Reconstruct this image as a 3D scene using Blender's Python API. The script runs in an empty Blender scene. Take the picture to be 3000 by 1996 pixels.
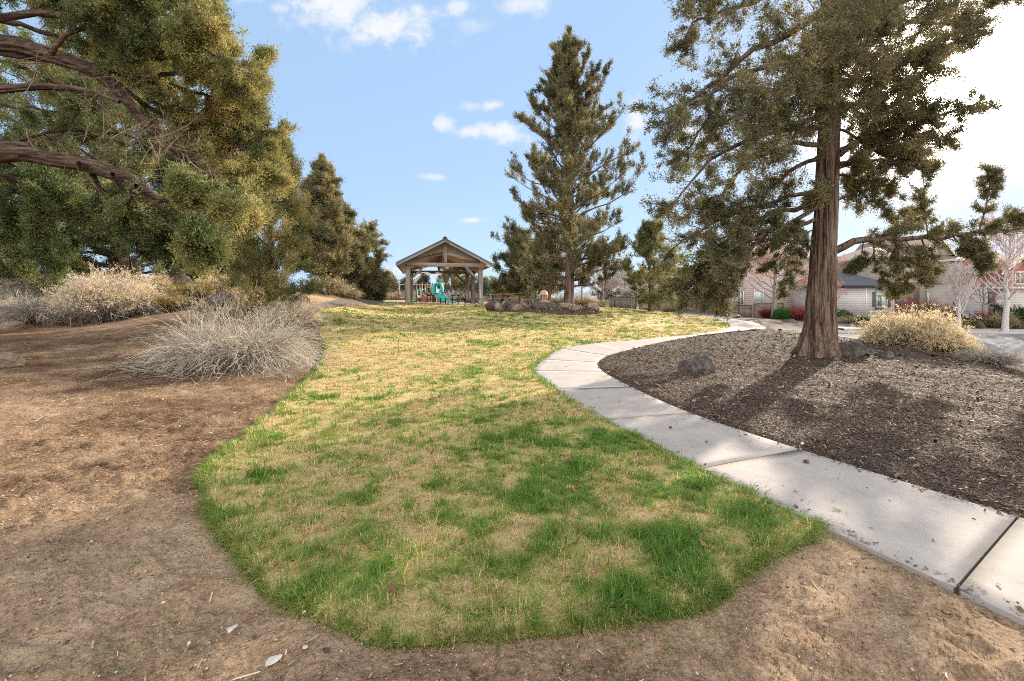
import bpy, bmesh, math, random
import numpy as np
from mathutils import Vector, Matrix, Euler, geometry
R = math.radians
SC = bpy.context.scene
COL = SC.collection
# ---------------------------------------------------------------- camera, sky, sun, exposure
CAMH, FOC, HY = 1.65, 1400.0, 870.0          # eye height; focal length and horizon row of the 3000 px wide photograph
cam = bpy.data.objects.new('camera', bpy.data.cameras.new('camera')); COL.objects.link(cam)
cam.location = (0, 0, CAMH); cam.rotation_euler = (R(90), 0, 0)
cam.data.sensor_width = 36; cam.data.lens = 36*FOC/3000; cam.data.shift_y = -(998-HY)/3000
cam.data.clip_start = 0.05; cam.data.clip_end = 3000
SC.camera = cam
SUN_AZ, SUN_EL = math.atan2(0.87, 1.0), math.atan(0.436/1.326)
sdir = Vector((math.sin(SUN_AZ)*math.cos(SUN_EL), math.cos(SUN_AZ)*math.cos(SUN_EL), math.sin(SUN_EL)))
sl = bpy.data.lights.new('sun', 'SUN'); sl.energy = 4.6; sl.angle = R(1.0); sl.color = (1.0, 0.87, 0.70)
sun = bpy.data.objects.new('sun', sl); COL.objects.link(sun)
sun.rotation_euler = sdir.to_track_quat('Z', 'Y').to_euler()
SC.view_settings.view_transform = 'Standard'; SC.view_settings.look = 'None'
SC.view_settings.gamma = 1.0; SC.view_settings.use_curve_mapping = False
SC.view_settings.exposure = 1.5
SC.cycles.use_denoising = False; SC.cycles.pixel_filter_type = 'BLACKMAN_HARRIS'; SC.cycles.filter_width = 1.0
W = bpy.data.worlds.new('World'); SC.world = W; W.use_nodes = True
wt = W.node_tree; wn = wt.nodes; wn.clear()
def N(nt, typ, **kw):
    n = nt.nodes.new(typ)
    for k, v in kw.items():
        if k.startswith('i_'):
            key = k[2:]; key = int(key) if key.isdigit() else key.replace('_', ' ')
            n.inputs[key].default_value = v
        else: setattr(n, k, v)
    return n
def LK(nt, a, b): nt.links.new(a, b)
def MTH(nt, op, a, b=None, c=None, clamp=False):
    n = nt.nodes.new('ShaderNodeMath'); n.operation = op; n.use_clamp = clamp
    for i, v in enumerate((a, b, c)):
        if v is None: continue
        if isinstance(v, (int, float)): n.inputs[i].default_value = v
        else: nt.links.new(v, n.inputs[i])
    return n.outputs[0]
def build_sky():
    nt = wt
    sky = N(nt, 'ShaderNodeTexSky', sky_type='NISHITA', sun_disc=False, sun_elevation=SUN_EL, sun_rotation=SUN_AZ,
            altitude=1100, air_density=1.0, dust_density=0.6, ozone_density=2.0)
    tc = N(nt, 'ShaderNodeTexCoord'); sp = N(nt, 'ShaderNodeSeparateXYZ'); LK(nt, tc.outputs['Generated'], sp.inputs[0])
    x, y, z = sp.outputs
    yy = MTH(nt, 'MAXIMUM', y, 0.05)
    u = MTH(nt, 'DIVIDE', x, yy); v = MTH(nt, 'DIVIDE', z, yy)
    cv = N(nt, 'ShaderNodeCombineXYZ'); LK(nt, u, cv.inputs[0]); LK(nt, v, cv.inputs[1])
    n1 = N(nt, 'ShaderNodeTexNoise', i_Scale=24.0, i_Detail=12.0, i_Roughness=0.66); LK(nt, cv.outputs[0], n1.inputs['Vector'])
    n2 = N(nt, 'ShaderNodeTexNoise', i_Scale=6.0, i_Detail=8.0, i_Roughness=0.6); LK(nt, cv.outputs[0], n2.inputs['Vector'])
    nz = MTH(nt, 'ADD', MTH(nt, 'MULTIPLY', MTH(nt, 'SUBTRACT', n1.outputs[0], 0.5), 3.0), MTH(nt, 'MULTIPLY', MTH(nt, 'SUBTRACT', n2.outputs[0], 0.5), 2.6))
    # the clouds that stand in the sky: tangent of azimuth and height, half sizes, density
    clouds = [(1000,15,150,75,1.0),(1130,70,150,75,1.0),(1060,110,60,28,.8),(1340,20,40,25,.75),(1530,12,80,35,.75),(1400,75,60,25,.35),
              (1298,365,38,26,.9),(1385,310,45,14,.5),(1440,308,32,16,.9),(1440,385,85,24,.95),(1500,405,55,26,.8),(1270,518,34,10,.6),
              (1380,645,40,9,.9),(1865,345,38,62,1.0),(2030,400,75,48,1.0),(1150,795,30,14,.8),(1425,778,22,12,.5),(820,25,45,14,.5),
              (2900,430,230,50,.9),(2985,545,35,25,1.0),(2950,250,200,120,.55),(2720,0,300,90,.45),(720,-10,60,20,.5),(1300,830,300,14,.35),(2550,620,200,22,.3),
              (-500,300,300,60,.8),(-1500,500,500,80,.8),(3800,500,500,90,.9),(1400,-500,400,120,.8)]
    tot = None
    for (px, py, a, b, d) in clouds:
        du = MTH(nt, 'DIVIDE', MTH(nt, 'SUBTRACT', u, (px-1500)/FOC), a/FOC)
        dv = MTH(nt, 'DIVIDE', MTH(nt, 'SUBTRACT', v, (HY-py)/FOC), b/FOC)
        rr = MTH(nt, 'SQRT', MTH(nt, 'ADD', MTH(nt, 'MULTIPLY', du, du), MTH(nt, 'MULTIPLY', dv, dv)))
        m = MTH(nt, 'SUBTRACT', 1.45, MTH(nt, 'ADD', rr, MTH(nt, 'MULTIPLY', nz, 0.75)))
        mr = N(nt, 'ShaderNodeMapRange', interpolation_type='SMOOTHERSTEP'); LK(nt, m, mr.inputs[0])
        mr.inputs[1].default_value = 0.0; mr.inputs[2].default_value = 1.5; mr.inputs[3].default_value = 0; mr.inputs[4].default_value = d
        tot = mr.outputs[0] if tot is None else MTH(nt, 'MAXIMUM', tot, mr.outputs[0])
    back = N(nt, 'ShaderNodeMapRange'); LK(nt, y, back.inputs[0]); back.inputs[1].default_value = .15; back.inputs[2].default_value = -.35; back.inputs[3].default_value = 0; back.inputs[4].default_value = 1  # unseen bright cloud added behind the camera to fill shaded faces
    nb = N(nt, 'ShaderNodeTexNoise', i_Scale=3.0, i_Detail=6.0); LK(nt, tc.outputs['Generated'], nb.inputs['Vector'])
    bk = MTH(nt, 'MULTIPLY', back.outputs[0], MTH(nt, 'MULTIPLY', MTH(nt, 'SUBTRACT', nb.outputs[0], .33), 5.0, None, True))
    # mix in the rear fill; whitening of the air near the sun and near the horizon
    mixb = N(nt, 'ShaderNodeMix', data_type='RGBA'); mixb.inputs[7].default_value = BFILL; LK(nt, bk, mixb.inputs[0])
    dt = N(nt, 'ShaderNodeVectorMath', operation='DOT_PRODUCT'); LK(nt, tc.outputs['Generated'], dt.inputs[0]); dt.inputs[1].default_value = sdir
    c = MTH(nt, 'MAXIMUM', dt.outputs['Value'], 0.0)
    g1 = MTH(nt, 'POWER', c, 36.0); g2 = MTH(nt, 'POWER', c, 330.0)
    hz = MTH(nt, 'POWER', MTH(nt, 'SUBTRACT', 1.0, MTH(nt, 'ABSOLUTE', z), None, True), 9.0)
    hsv = N(nt, 'ShaderNodeHueSaturation', i_Saturation=0.92, i_Value=0.8); LK(nt, sky.outputs[0], hsv.inputs['Color'])
    mixs = N(nt, 'ShaderNodeMix', data_type='RGBA', blend_type='MIX'); 
    LK(nt, hsv.outputs[0], mixs.inputs[6]); mixs.inputs[7].default_value = SKYC
    mixs.inputs[0].default_value = SKYMIX
    mixh = N(nt, 'ShaderNodeMix', data_type='RGBA'); LK(nt, mixs.outputs[2], mixh.inputs[6]); mixh.inputs[7].default_value = HAZC
    LK(nt, MTH(nt, 'MULTIPLY', hz, 0.6), mixh.inputs[0])
    mixc = N(nt, 'ShaderNodeMix', data_type='RGBA'); LK(nt, mixh.outputs[2], mixc.inputs[6]); mixc.inputs[7].default_value = CLDC
    LK(nt, MTH(nt, 'MULTIPLY', tot, 0.95), mixc.inputs[0])
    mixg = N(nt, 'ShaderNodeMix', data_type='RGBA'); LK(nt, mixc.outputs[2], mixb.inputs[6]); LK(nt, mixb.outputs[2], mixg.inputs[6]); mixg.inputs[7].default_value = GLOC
    LK(nt, MTH(nt, 'MULTIPLY', g1, 0.85, None, True), mixg.inputs[0])
    core = N(nt, 'ShaderNodeMix', data_type='RGBA', blend_type='ADD'); LK(nt, mixg.outputs[2], core.inputs[6]); core.inputs[0].default_value = 1
    cc = N(nt, 'ShaderNodeMix', data_type='RGBA', blend_type='MIX'); cc.inputs[6].default_value = (0,0,0,1); cc.inputs[7].default_value = (70,62,52,1); LK(nt, g2, cc.inputs[0])
    LK(nt, cc.outputs[2], core.inputs[7])
    bg = N(nt, 'ShaderNodeBackground', i_Strength=0.12); LK(nt, core.outputs[2], bg.inputs[0])
    out = N(nt, 'ShaderNodeOutputWorld'); LK(nt, bg.outputs[0], out.inputs[0])
SKYC = (1.33, 1.97, 2.86, 1); SKYMIX = 0.85; HAZC = (2.1, 2.6, 3.1, 1); CLDC = (2.85, 2.88, 2.95, 1); GLOC = (2.55, 2.66, 2.82, 1); BFILL = (11.0, 10.6, 10.2, 1)
build_sky()
# ---------------------------------------------------------------- numpy noise
def _h(ix, iy, iz, s):
    n = (ix.astype(np.int64)*374761393 + iy.astype(np.int64)*668265263 + iz.astype(np.int64)*2147483647 + s*974634777) & 0xffffffff
    n = ((n ^ (n >> 13))*1274126177) & 0xffffffff
    n = ((n ^ (n >> 16))*2246822519) & 0xffffffff
    return ((n ^ (n >> 15)) & 0xffffff)/float(0xffffff)
def vnoise(x, y, z=None, s=0):
    x = np.asarray(x, float); y = np.asarray(y, float); z = np.zeros_like(x) if z is None else np.asarray(z, float)
    ix, iy, iz = np.floor(x), np.floor(y), np.floor(z); fx, fy, fz = x-ix, y-iy, z-iz
    fx, fy, fz = fx*fx*(3-2*fx), fy*fy*(3-2*fy), fz*fz*(3-2*fz)
    r = 0
    for a in (0, 1):
        for b in (0, 1):
            for c in (0, 1):
                r = r + _h(ix+a, iy+b, iz+c, s)*(fx if a else 1-fx)*(fy if b else 1-fy)*(fz if c else 1-fz)
    return r
def fbm(x, y, z=None, s=0, o=4, g=0.5):
    r = 0; a = 1; t = 0; x = np.asarray(x, float); y = np.asarray(y, float)
    for k in range(o):
        r = r + a*vnoise(x*2**k, y*2**k, None if z is None else z*2**k, s+k*7); t += a; a *= g
    return r/t
# ---------------------------------------------------------------- terrain
def wp(px, Y, z): return ((px-1500)/FOC*Y, Y, z)
CP = [(X, Y, 0.0) for X in (-2, 0, 2) for Y in (-3, 1, 4, 7)]
CP += [(-5,-2,.05),(-5,1,.05),(-5,4,.05),(-5,7,.12),(5,-2,0),(5,1,-.02),(5,4,-.03),(5,7,-.02),(-10,4,.1),(-13,8,.35),(8,3,-.08),(10,7,-.12)]
CP += [wp(*a) for a in [(690,9.3,.15),(300,16,.78),(30,13,.62),(0,25,1.15),(-400,25,1.3),(1100,12,.22),(1500,12,.13),(1300,18,.42),(1400,25,.72),
   (1300,35,1.03),(1300,48,1.05),(1300,65,1.0),(905,17,.85),(1080,28,1.1),(960,22,1.12),(340,20,2.2),(600,20,1.85),(800,21,1.75),(950,28,2.1),(1030,31,1.6),
   (60,19,1.3),(340,27,1.6),(600,27,1.5),(850,34,1.3),(500,16,1.1),(700,16.5,1.0),(1665,28,.95),(1600,24.5,.72),(1450,27,.8),(1500,36,1.0),(1745,27,.75),
   (1787,25,.62),(2061,30,.35),(2042,18.8,.12),(1760,13,.1),(2140,23.5,.12),(2243,20,.25),(2400,12,.1),(2490,16,.16),(2650,14,.18),(2800,12.3,.02),(3000,11,-.25),
   (3200,10,-.35),(2000,9,.05),(3000,14.5,-.55),(3000,20,-.55),(3000,27,-.52),(2800,25,-.5),(2600,26,-.5),(2490,25.7,-.48),(2700,19,-.5),(2600,21,-.42),
   (3300,14,-.6),(3300,25,-.6),(3300,32,-.5),(2280,34,.0),(2480,40,-.22),(2800,33,-.45),(3000,33,-.5),(2600,32,-.4),(1800,48,.5),(2000,47,.3),(2208,42,-.35),(1800,38,.62)]]
CP += [(110*math.cos(R(a)), 110*math.sin(R(a)), .8) for a in range(0, 360, 20)] + [(-25,-10,.2),(0,-25,0),(25,-10,-.4),(-45,20,1.0),(50,20,-.5),(-35,50,1.2),(45,50,-.3)]
CP = np.array(CP); cx, cz = CP[:, :2], CP[:, 2]
def _U(r2): return 0.5*r2*np.log(r2+1e-9)
_n = len(CP); _K = _U(((cx[:, None]-cx[None])**2).sum(2)) + np.eye(_n)*0.6
_P = np.hstack([np.ones((_n, 1)), cx]); _A = np.zeros((_n+3, _n+3)); _A[:_n, :_n] = _K; _A[:_n, _n:] = _P; _A[_n:, :_n] = _P.T
_w = np.linalg.solve(_A, np.concatenate([cz, np.zeros(3)]))
def hgt(x, y):
    x = np.atleast_1d(np.asarray(x, float)).ravel(); y = np.atleast_1d(np.asarray(y, float)).ravel(); out = np.empty(len(x))
    for i in range(0, len(x), 20000):
        a, b = x[i:i+20000], y[i:i+20000]
        r2 = (a[:, None]-cx[None, :, 0])**2 + (b[:, None]-cx[None, :, 1])**2
        out[i:i+20000] = _U(r2) @ _w[:_n] + _w[_n] + _w[_n+1]*a + _w[_n+2]*b
    rr = np.hypot(x, y); f = np.clip((rr-75)/35, 0, 1); return out*(1-f) + 0.8*f
def hz1(x, y): return float(hgt(x, y)[0])
_T = 0.6*1.006**np.arange(900)
def G(px, py, lo=0.6):
    """the point of the ground seen at this spot of the photograph"""
    dx, dz = (px-1500)/FOC, (HY-py)/FOC
    z = hgt(dx*_T, _T); ray = CAMH + dz*_T
    k = np.where((z >= ray) & (_T > lo))[0]
    Y = _T[k[0]] if len(k) else (CAMH-.8)/max(-dz, 1e-3) if dz < -0.01 else 80.0
    return (dx*Y, Y, hz1(dx*Y, Y))
def at(px, py, Y): return Vector(((px-1500)/FOC*Y, Y, CAMH+(HY-py)/FOC*Y))
def on(px, Y): x = (px-1500)/FOC*Y; return Vector((x, Y, hz1(x, Y)))
# ---------------------------------------------------------------- object helpers
def mkmesh(name, V, T=None, Q=None, mats=None, attrs=None, smooth=False, midx=None):
    me = bpy.data.meshes.new(name); V = np.asarray(V, np.float32)
    nt_, nq = (0 if T is None else len(T)), (0 if Q is None else len(Q))
    me.vertices.add(len(V)); me.vertices.foreach_set('co', V.ravel())
    lo = np.concatenate([a for a in ((np.asarray(T).ravel() if nt_ else None), (np.asarray(Q).ravel() if nq else None)) if a is not None]).astype(np.int32)
    me.loops.add(len(lo)); me.loops.foreach_set('vertex_index', lo)
    st = np.concatenate([np.arange(nt_)*3, nt_*3+np.arange(nq)*4]).astype(np.int32); me.polygons.add(nt_+nq)
    me.polygons.foreach_set('loop_start', st)
    if smooth: me.polygons.foreach_set('use_smooth', np.ones(nt_+nq, bool))
    for m in (mats if isinstance(mats, (list, tuple)) else [mats]): me.materials.append(m)
    if midx is not None: me.polygons.foreach_set('material_index', np.asarray(midx, np.int32))
    for k, v in (attrs or {}).items():
        a = me.attributes.new(k, 'FLOAT', 'POINT'); a.data.foreach_set('value', np.asarray(v, np.float32))
    me.update(calc_edges=True); return me
def tag(o, label=None, cat=None, group=None, kind=None):
    if label: o['label'] = label
    if cat: o['category'] = cat
    if group: o['group'] = group
    if kind: o['kind'] = kind
    return o
def link(name, me, parent=None, loc=(0, 0, 0), rz=0):
    o = bpy.data.objects.new(name, me); COL.objects.link(o); o.location = loc; o.rotation_euler = (0, 0, rz)
    if parent: o.parent = parent
    return o
def thing(name, label, cat, loc=(0, 0, 0), rz=0, group=None): return tag(link(name, None, None, loc, rz), label, cat, group)
def structure(name, me): o = link(name, me); o['kind'] = 'structure'; return o
def copy_tree(o, parent=None):
    c = o.copy(); COL.objects.link(c); c.parent = parent
    for ch in list(o.children): copy_tree(ch, c)
    return c
class MB:
    """collects primitives as numpy arrays, then builds ONE mesh object"""
    def __init__(s): s.V = []; s.T = []; s.Q = []; s.n = 0; s.A = []
    def add(s, V, T=None, Q=None, a=0.5):
        V = np.asarray(V, float)
        if T is not None and len(T): s.T.append(np.asarray(T)+s.n)
        if Q is not None and len(Q): s.Q.append(np.asarray(Q)+s.n)
        s.V.append(V); s.A.append(np.full(len(V), a) if np.isscalar(a) else np.asarray(a)); s.n += len(V); return s
    def box(s, c, d, rz=0, M=None, bev=0.0, a=.5):
        x, y, z = d[0]/2, d[1]/2, d[2]/2
        if bev <= 0:
            V = np.array([(i*x, j*y, k*z) for k in (-1, 1) for j in (-1, 1) for i in (-1, 1)])
            Q = [(0, 2, 3, 1), (4, 5, 7, 6), (0, 1, 5, 4), (2, 6, 7, 3), (0, 4, 6, 2), (1, 3, 7, 5)]; T = None
        else:
            b = min(bev, x*.9, y*.9, z*.9); V = []; 
            for k in (-1, 1):
                for j in (-1, 1):
                    for i in (-1, 1):
                        V += [(i*x, j*(y-b), k*(z-b)), (i*(x-b), j*y, k*(z-b)), (i*(x-b), j*(y-b), k*z)]
            idx = lambda i, j, k, f: ((k*2+j)*2+i)*3+f
            Q = []; T = []
            for i in (0, 1):
                q = [idx(i, 0, 0, 0), idx(i, 1, 0, 0), idx(i, 1, 1, 0), idx(i, 0, 1, 0)]; Q.append(q if i else q[::-1])
                q = [idx(0, i, 0, 1), idx(0, i, 1, 1), idx(1, i, 1, 1), idx(1, i, 0, 1)]; Q.append(q if i else q[::-1])
                q = [idx(0, 0, i, 2), idx(1, 0, i, 2), idx(1, 1, i, 2), idx(0, 1, i, 2)]; Q.append(q if i else q[::-1])
            for i in (0, 1):
                for j in (0, 1):
                    Q.append((idx(i, j, 0, 0), idx(i, j, 1, 0), idx(i, j, 1, 1), idx(i, j, 0, 1)))
                    Q.append((idx(i, 0, j, 0), idx(i, 1, j, 0), idx(i, 1, j, 2), idx(i, 0, j, 2)))
                    Q.append((idx(0, i, j, 1), idx(1, i, j, 1), idx(1, i, j, 2), idx(0, i, j, 2)))
                    for k in (0, 1): T.append((idx(i, j, k, 0), idx(i, j, k, 1), idx(i, j, k, 2)))
            V = np.array(V)
        if M is not None: V = V @ np.array(M.to_3x3()).T
        if rz: c_, s_ = math.cos(rz), math.sin(rz); V = V @ np.array([[c_, -s_, 0], [s_, c_, 0], [0, 0, 1]]).T
        return s.add(V + np.array(c), T, Q, a)
    def beam(s, p, q, w, h, bev=0.0, up=(0, 0, 1), a=.5):
        p, q = Vector(p), Vector(q); d = (q-p); L = d.length; d.normalize(); u = Vector(up)
        if abs(d.dot(u)) > .98: u = Vector((0, 1, 0))
        sx = d.cross(u).normalized(); uz = sx.cross(d); M = Matrix((sx, d, uz)).transposed()
        return s.box((p+q)/2, (w, L, h), M=M, bev=bev, a=a)
    def tube(s, pts, rad, n=8, cap=True, a=.5):
        P = np.asarray([tuple(p) for p in pts], float); r = np.full(len(P), rad) if np.isscalar(rad) else np.asarray(rad, float)
        D = np.gradient(P, axis=0); D /= np.linalg.norm(D, axis=1)[:, None]+1e-9
        u = np.array([0, 0, 1.]) if abs(D[0, 2]) < .9 else np.array([1., 0, 0]); rings = []
        for i in range(len(P)):
            u = u - D[i]*np.dot(u, D[i]); u /= np.linalg.norm(u)+1e-9; w = np.cross(D[i], u)
            t = np.arange(n)/n*2*np.pi; rings.append(P[i]+r[i]*(np.cos(t)[:, None]*u+np.sin(t)[:, None]*w))
        V = np.concatenate(rings); i, j = np.meshgrid(np.arange(len(P)-1), np.arange(n), indexing='ij'); i, j = i.ravel(), j.ravel(); k = (j+1) % n
        Q = np.stack([i*n+j, i*n+k, (i+1)*n+k, (i+1)*n+j], 1); T = None
        if cap:
            V = np.concatenate([V, P[:1], P[-1:]]); m = len(P)*n; j = np.arange(n); k = (j+1) % n
            T = np.concatenate([np.stack([k, j, np.full(n, m)], 1), np.stack([(len(P)-1)*n+j, (len(P)-1)*n+k, np.full(n, m+1)], 1)])
        return s.add(V, T, Q, a)
    def lathe(s, c, prof, n=20, a=.5):
        m = len(prof); t = np.arange(n)/n*2*np.pi; c = np.array(c, float)
        V = np.concatenate([np.stack([r*np.cos(t), r*np.sin(t), np.full(n, z)], 1) for r, z in prof]) + c
        i, j = np.meshgrid(np.arange(m-1), np.arange(n), indexing='ij'); i, j = i.ravel(), j.ravel(); k = (j+1) % n
        return s.add(V, None, np.stack([i*n+j, i*n+k, (i+1)*n+k, (i+1)*n+j], 1), a)
    def prism(s, poly, p0, ax_u, ax_v, ext, a=.5):
        """poly in (u,v), extruded along vector ext (triangulated ends)"""
        p0, U_, V_, E = (np.array(k, float) for k in (p0, ax_u, ax_v, ext)); n = len(poly)
        A_ = np.array([p0+U_*u+V_*v for u, v in poly]); V = np.concatenate([A_, A_+E])
        tri = geometry.tessellate_polygon([[Vector((u, v, 0)) for u, v in poly]])
        T = [t for t in tri] + [(t[2]+n, t[1]+n, t[0]+n) for t in tri]
        Q = [(i, (i+1) % n, (i+1) % n+n, i+n) for i in range(n)]
        return s.add(V, T, Q, a)
    def mesh(s, name, mat, smooth=False):
        return mkmesh(name, np.concatenate(s.V), np.concatenate(s.T) if s.T else None, np.concatenate(s.Q) if s.Q else None, mat, {'tint': np.concatenate(s.A)}, smooth)
    def build(s, name, mat, parent=None, loc=(0, 0, 0), rz=0, smooth=False): return link(name, s.mesh(name, mat, smooth), parent, loc, rz)
def inpoly(x, y, poly):
    x = np.asarray(x); y = np.asarray(y); r = np.zeros(x.shape, bool); P = np.asarray(poly)[:, :2]; n = len(P)
    for i in range(n):
        x1, y1 = P[i]; x2, y2 = P[(i+1) % n]
        if y1 == y2: continue
        c = ((y1 > y) != (y2 > y)) & (x < (x2-x1)*(y-y1)/(y2-y1)+x1); r ^= c
    return r
def edist(x, y, poly):
    P = np.asarray(poly)[:, :2]; d = np.full(np.shape(x), 1e9); n = len(P)
    for i in range(n):
        a = P[i]; b = P[(i+1) % n]; ab = b-a; L = ab@ab+1e-12
        t = np.clip(((x-a[0])*ab[0]+(y-a[1])*ab[1])/L, 0, 1)
        d = np.minimum(d, np.hypot(x-a[0]-t*ab[0], y-a[1]-t*ab[1]))
    return d
def smooth_poly(P, step=0.25, closed=True, jit=0.0, seed=0):
    """Catmull-Rom through the points, resampled finer near the camera"""
    P = [np.array(p[:2], float) for p in P]; n = len(P); out = []; rg = np.random.default_rng(seed)
    for i in range(n if closed else n-1):
        p0, p1, p2, p3 = (P[(i+k) % n] if closed else P[min(max(i+k, 0), n-1)] for k in (-1, 0, 1, 2))
        L = np.linalg.norm(p2-p1); dist = max(1.0, min(np.linalg.norm(p1), np.linalg.norm(p2))); m = max(1, int(L/(step*dist/5)))
        for k in range(m):
            t = k/m; q = .5*((2*p1)+(-p0+p2)*t+(2*p0-5*p1+4*p2-p3)*t*t+(-p0+3*p1-3*p2+p3)*t**3)
            out.append(q+rg.normal(0, jit, 2)*dist/5 if jit and k else q)
    if not closed: out.append(P[-1])
    return np.array(out)
# ---------------------------------------------------------------- materials
def mat(name, cols, scale=8.0, detail=6.0, rough=0.9, bump=0.0, bscale=None, bdist=0.02, tint=0.0, stretch=(1, 1, 1), trans=0.0, spec=0.25, nrough=.6, tintramp=False, metal=0.0, coat=0.0, fine=0.0, fscale=60.0):
    """ramp of colours over noise (or over the per-piece tint), optional bump and translucency"""
    m = bpy.data.materials.new(name); m.use_nodes = True; nt = m.node_tree; nt.nodes.clear()
    out = N(nt, 'ShaderNodeOutputMaterial'); b = N(nt, 'ShaderNodeBsdfPrincipled', i_Roughness=rough, i_Metallic=metal)
    b.inputs['Specular IOR Level'].default_value = spec; b.inputs['Coat Weight'].default_value = coat
    tc = N(nt, 'ShaderNodeTexCoord'); mp = N(nt, 'ShaderNodeMapping', i_Scale=stretch); LK(nt, tc.outputs['Object'], mp.inputs[0])
    no = N(nt, 'ShaderNodeTexNoise', i_Scale=scale, i_Detail=detail, i_Roughness=nrough); LK(nt, mp.outputs[0], no.inputs['Vector'])
    at_ = N(nt, 'ShaderNodeAttribute', attribute_name='tint')
    f = MTH(nt, 'MULTIPLY_ADD', MTH(nt, 'SUBTRACT', no.outputs[0], 0.5), 1.7, 0.5)
    if fine:
        n3 = N(nt, 'ShaderNodeTexNoise', i_Scale=fscale, i_Detail=5.0, i_Roughness=.7); LK(nt, mp.outputs[0], n3.inputs['Vector']); f = MTH(nt, 'MULTIPLY_ADD', MTH(nt, 'SUBTRACT', n3.outputs[0], 0.5), fine, f)
    if tintramp: f = MTH(nt, 'ADD', at_.outputs['Fac'], MTH(nt, 'MULTIPLY', MTH(nt, 'SUBTRACT', f, .5), tint))
    elif tint: f = MTH(nt, 'ADD', f, MTH(nt, 'MULTIPLY', MTH(nt, 'SUBTRACT', at_.outputs['Fac'], .5), tint))
    rp = N(nt, 'ShaderNodeValToRGB'); LK(nt, f, rp.inputs[0]); e = rp.color_ramp.elements
    while len(e) < len(cols): e.new(0.5)
    for i, c in enumerate(cols):
        pos = c[3] if len(c) > 3 else i/(len(cols)-1 or 1); e[i].position = pos
    for i, c in enumerate(cols): e[i].color = (*c[:3], 1)
    LK(nt, rp.outputs[0], b.inputs['Base Color'])
    if bump:
        n2 = N(nt, 'ShaderNodeTexNoise', i_Scale=bscale or scale*3, i_Detail=8.0, i_Roughness=.65); LK(nt, mp.outputs[0], n2.inputs['Vector'])
        bp = N(nt, 'ShaderNodeBump', i_Strength=bump, i_Distance=bdist); LK(nt, n2.outputs[0], bp.inputs['Height']); LK(nt, bp.outputs[0], b.inputs['Normal'])
    s = b.outputs[0]
    if trans:
        t = N(nt, 'ShaderNodeBsdfTranslucent'); LK(nt, rp.outputs[0], t.inputs[0]); mx = N(nt, 'ShaderNodeMixShader'); mx.inputs[0].default_value = trans
        LK(nt, s, mx.inputs[1]); LK(nt, t.outputs[0], mx.inputs[2]); s = mx.outputs[0]
    LK(nt, s, out.inputs[0]); m['_'] = 1; return m
def plain(name, c, rough=.6, **k): return mat(name, [tuple(v*.82 for v in c), tuple(min(1, v*1.12) for v in c)], scale=k.pop('scale', 5), rough=rough, **k)
M_GRASS = mat('grass_blades', [(.26,.175,.09,0), (.55,.41,.20,.10), (.63,.49,.24,.24), (.47,.41,.15,.38), (.33,.355,.08,.52), (.155,.25,.045,.72), (.065,.155,.02,1)], scale=30, tintramp=True, tint=.25, trans=.4, rough=.7, spec=.2)
M_LAWN = mat('lawn_thatch', [(.40,.29,.14,0), (.44,.33,.15,.3), (.33,.29,.09,.5), (.17,.20,.045,.7), (.07,.12,.02,1)], scale=9, detail=10, tintramp=True, tint=.55, bump=1.0, bscale=55, bdist=.03, nrough=.7)
M_DIRT = mat('dirt_soil', [(.090,.050,.027,.10), (.20,.128,.077,.34), (.32,.218,.137,.58), (.45,.325,.215,.88)], scale=3.0, detail=15, nrough=.80, bump=1.0, bscale=26, bdist=.07, fine=1.5, fscale=38, tint=1.0, rough=1, spec=.1)
M_MULCH = mat('mulch_bed', [(.022,.016,.013), (.06,.042,.032), (.11,.08,.06), (.20,.15,.115)], scale=38, detail=8, bump=1, bscale=70, bdist=.03, rough=1, spec=.1)
M_CHIP = mat('bark_chip', [(.035,.023,.016,0), (.082,.054,.038,.35), (.145,.10,.070,.62), (.24,.172,.120,.85), (.44,.365,.28,1)], scale=40, tintramp=True, tint=.2, rough=.85, spec=.3)
M_YARD = mat('yard_bark', [(.06,.045,.036), (.12,.092,.072), (.20,.155,.12)], scale=14, detail=9, bump=.8, bscale=30, bdist=.05, rough=1)
M_CONC = mat('concrete', [(.17,.15,.13,.0), (.285,.255,.23,.4), (.35,.317,.29,.85)], scale=2.2, detail=14, nrough=.80, fine=.9, fscale=110, bump=.35, bscale=140, bdist=.004, rough=.9, tint=.35)
M_ASPH = mat('asphalt', [(.10,.10,.105), (.15,.15,.155), (.19,.187,.185)], scale=3.5, detail=12, bump=.5, bscale=110, bdist=.01, rough=1.0, spec=.05)
M_PEB = mat('pebbles', [(.07,.045,.03,0), (.20,.125,.078,.4), (.34,.235,.155,.7), (.52,.45,.37,1)], scale=30, tintramp=True, tint=.3, rough=.9)
M_BARK = mat('juniper_bark', [(.028,.019,.015,.18), (.085,.052,.038,.36), (.15,.10,.075,.5), (.20,.155,.13,.66), (.29,.14,.07,.84)], scale=11, detail=11, stretch=(1, 1, .07), fine=1.1, fscale=36, bump=1, bscale=30, bdist=.06, rough=1, nrough=.7, spec=.1)
M_BARKH = mat('juniper_limb_bark', [(.015,.010,.008,.2), (.045,.028,.021,.38), (.085,.057,.043,.52), (.13,.098,.082,.68), (.20,.115,.07,.86)], fine=.9, fscale=40, scale=14, detail=11, stretch=(.09, 1, 1), bump=1, bscale=34, bdist=.05, rough=1, nrough=.7, spec=.1)
M_GBARK = mat('grey_bark', [(.10,.085,.075), (.22,.19,.165), (.34,.30,.26)], scale=12, stretch=(1, 1, .3), bump=.6, bdist=.02, rough=1)
M_TWIG = mat('dry_twigs', [(.05,.033,.024), (.13,.085,.06), (.26,.20,.16)], scale=6, tint=.6, rough=1)
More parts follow.
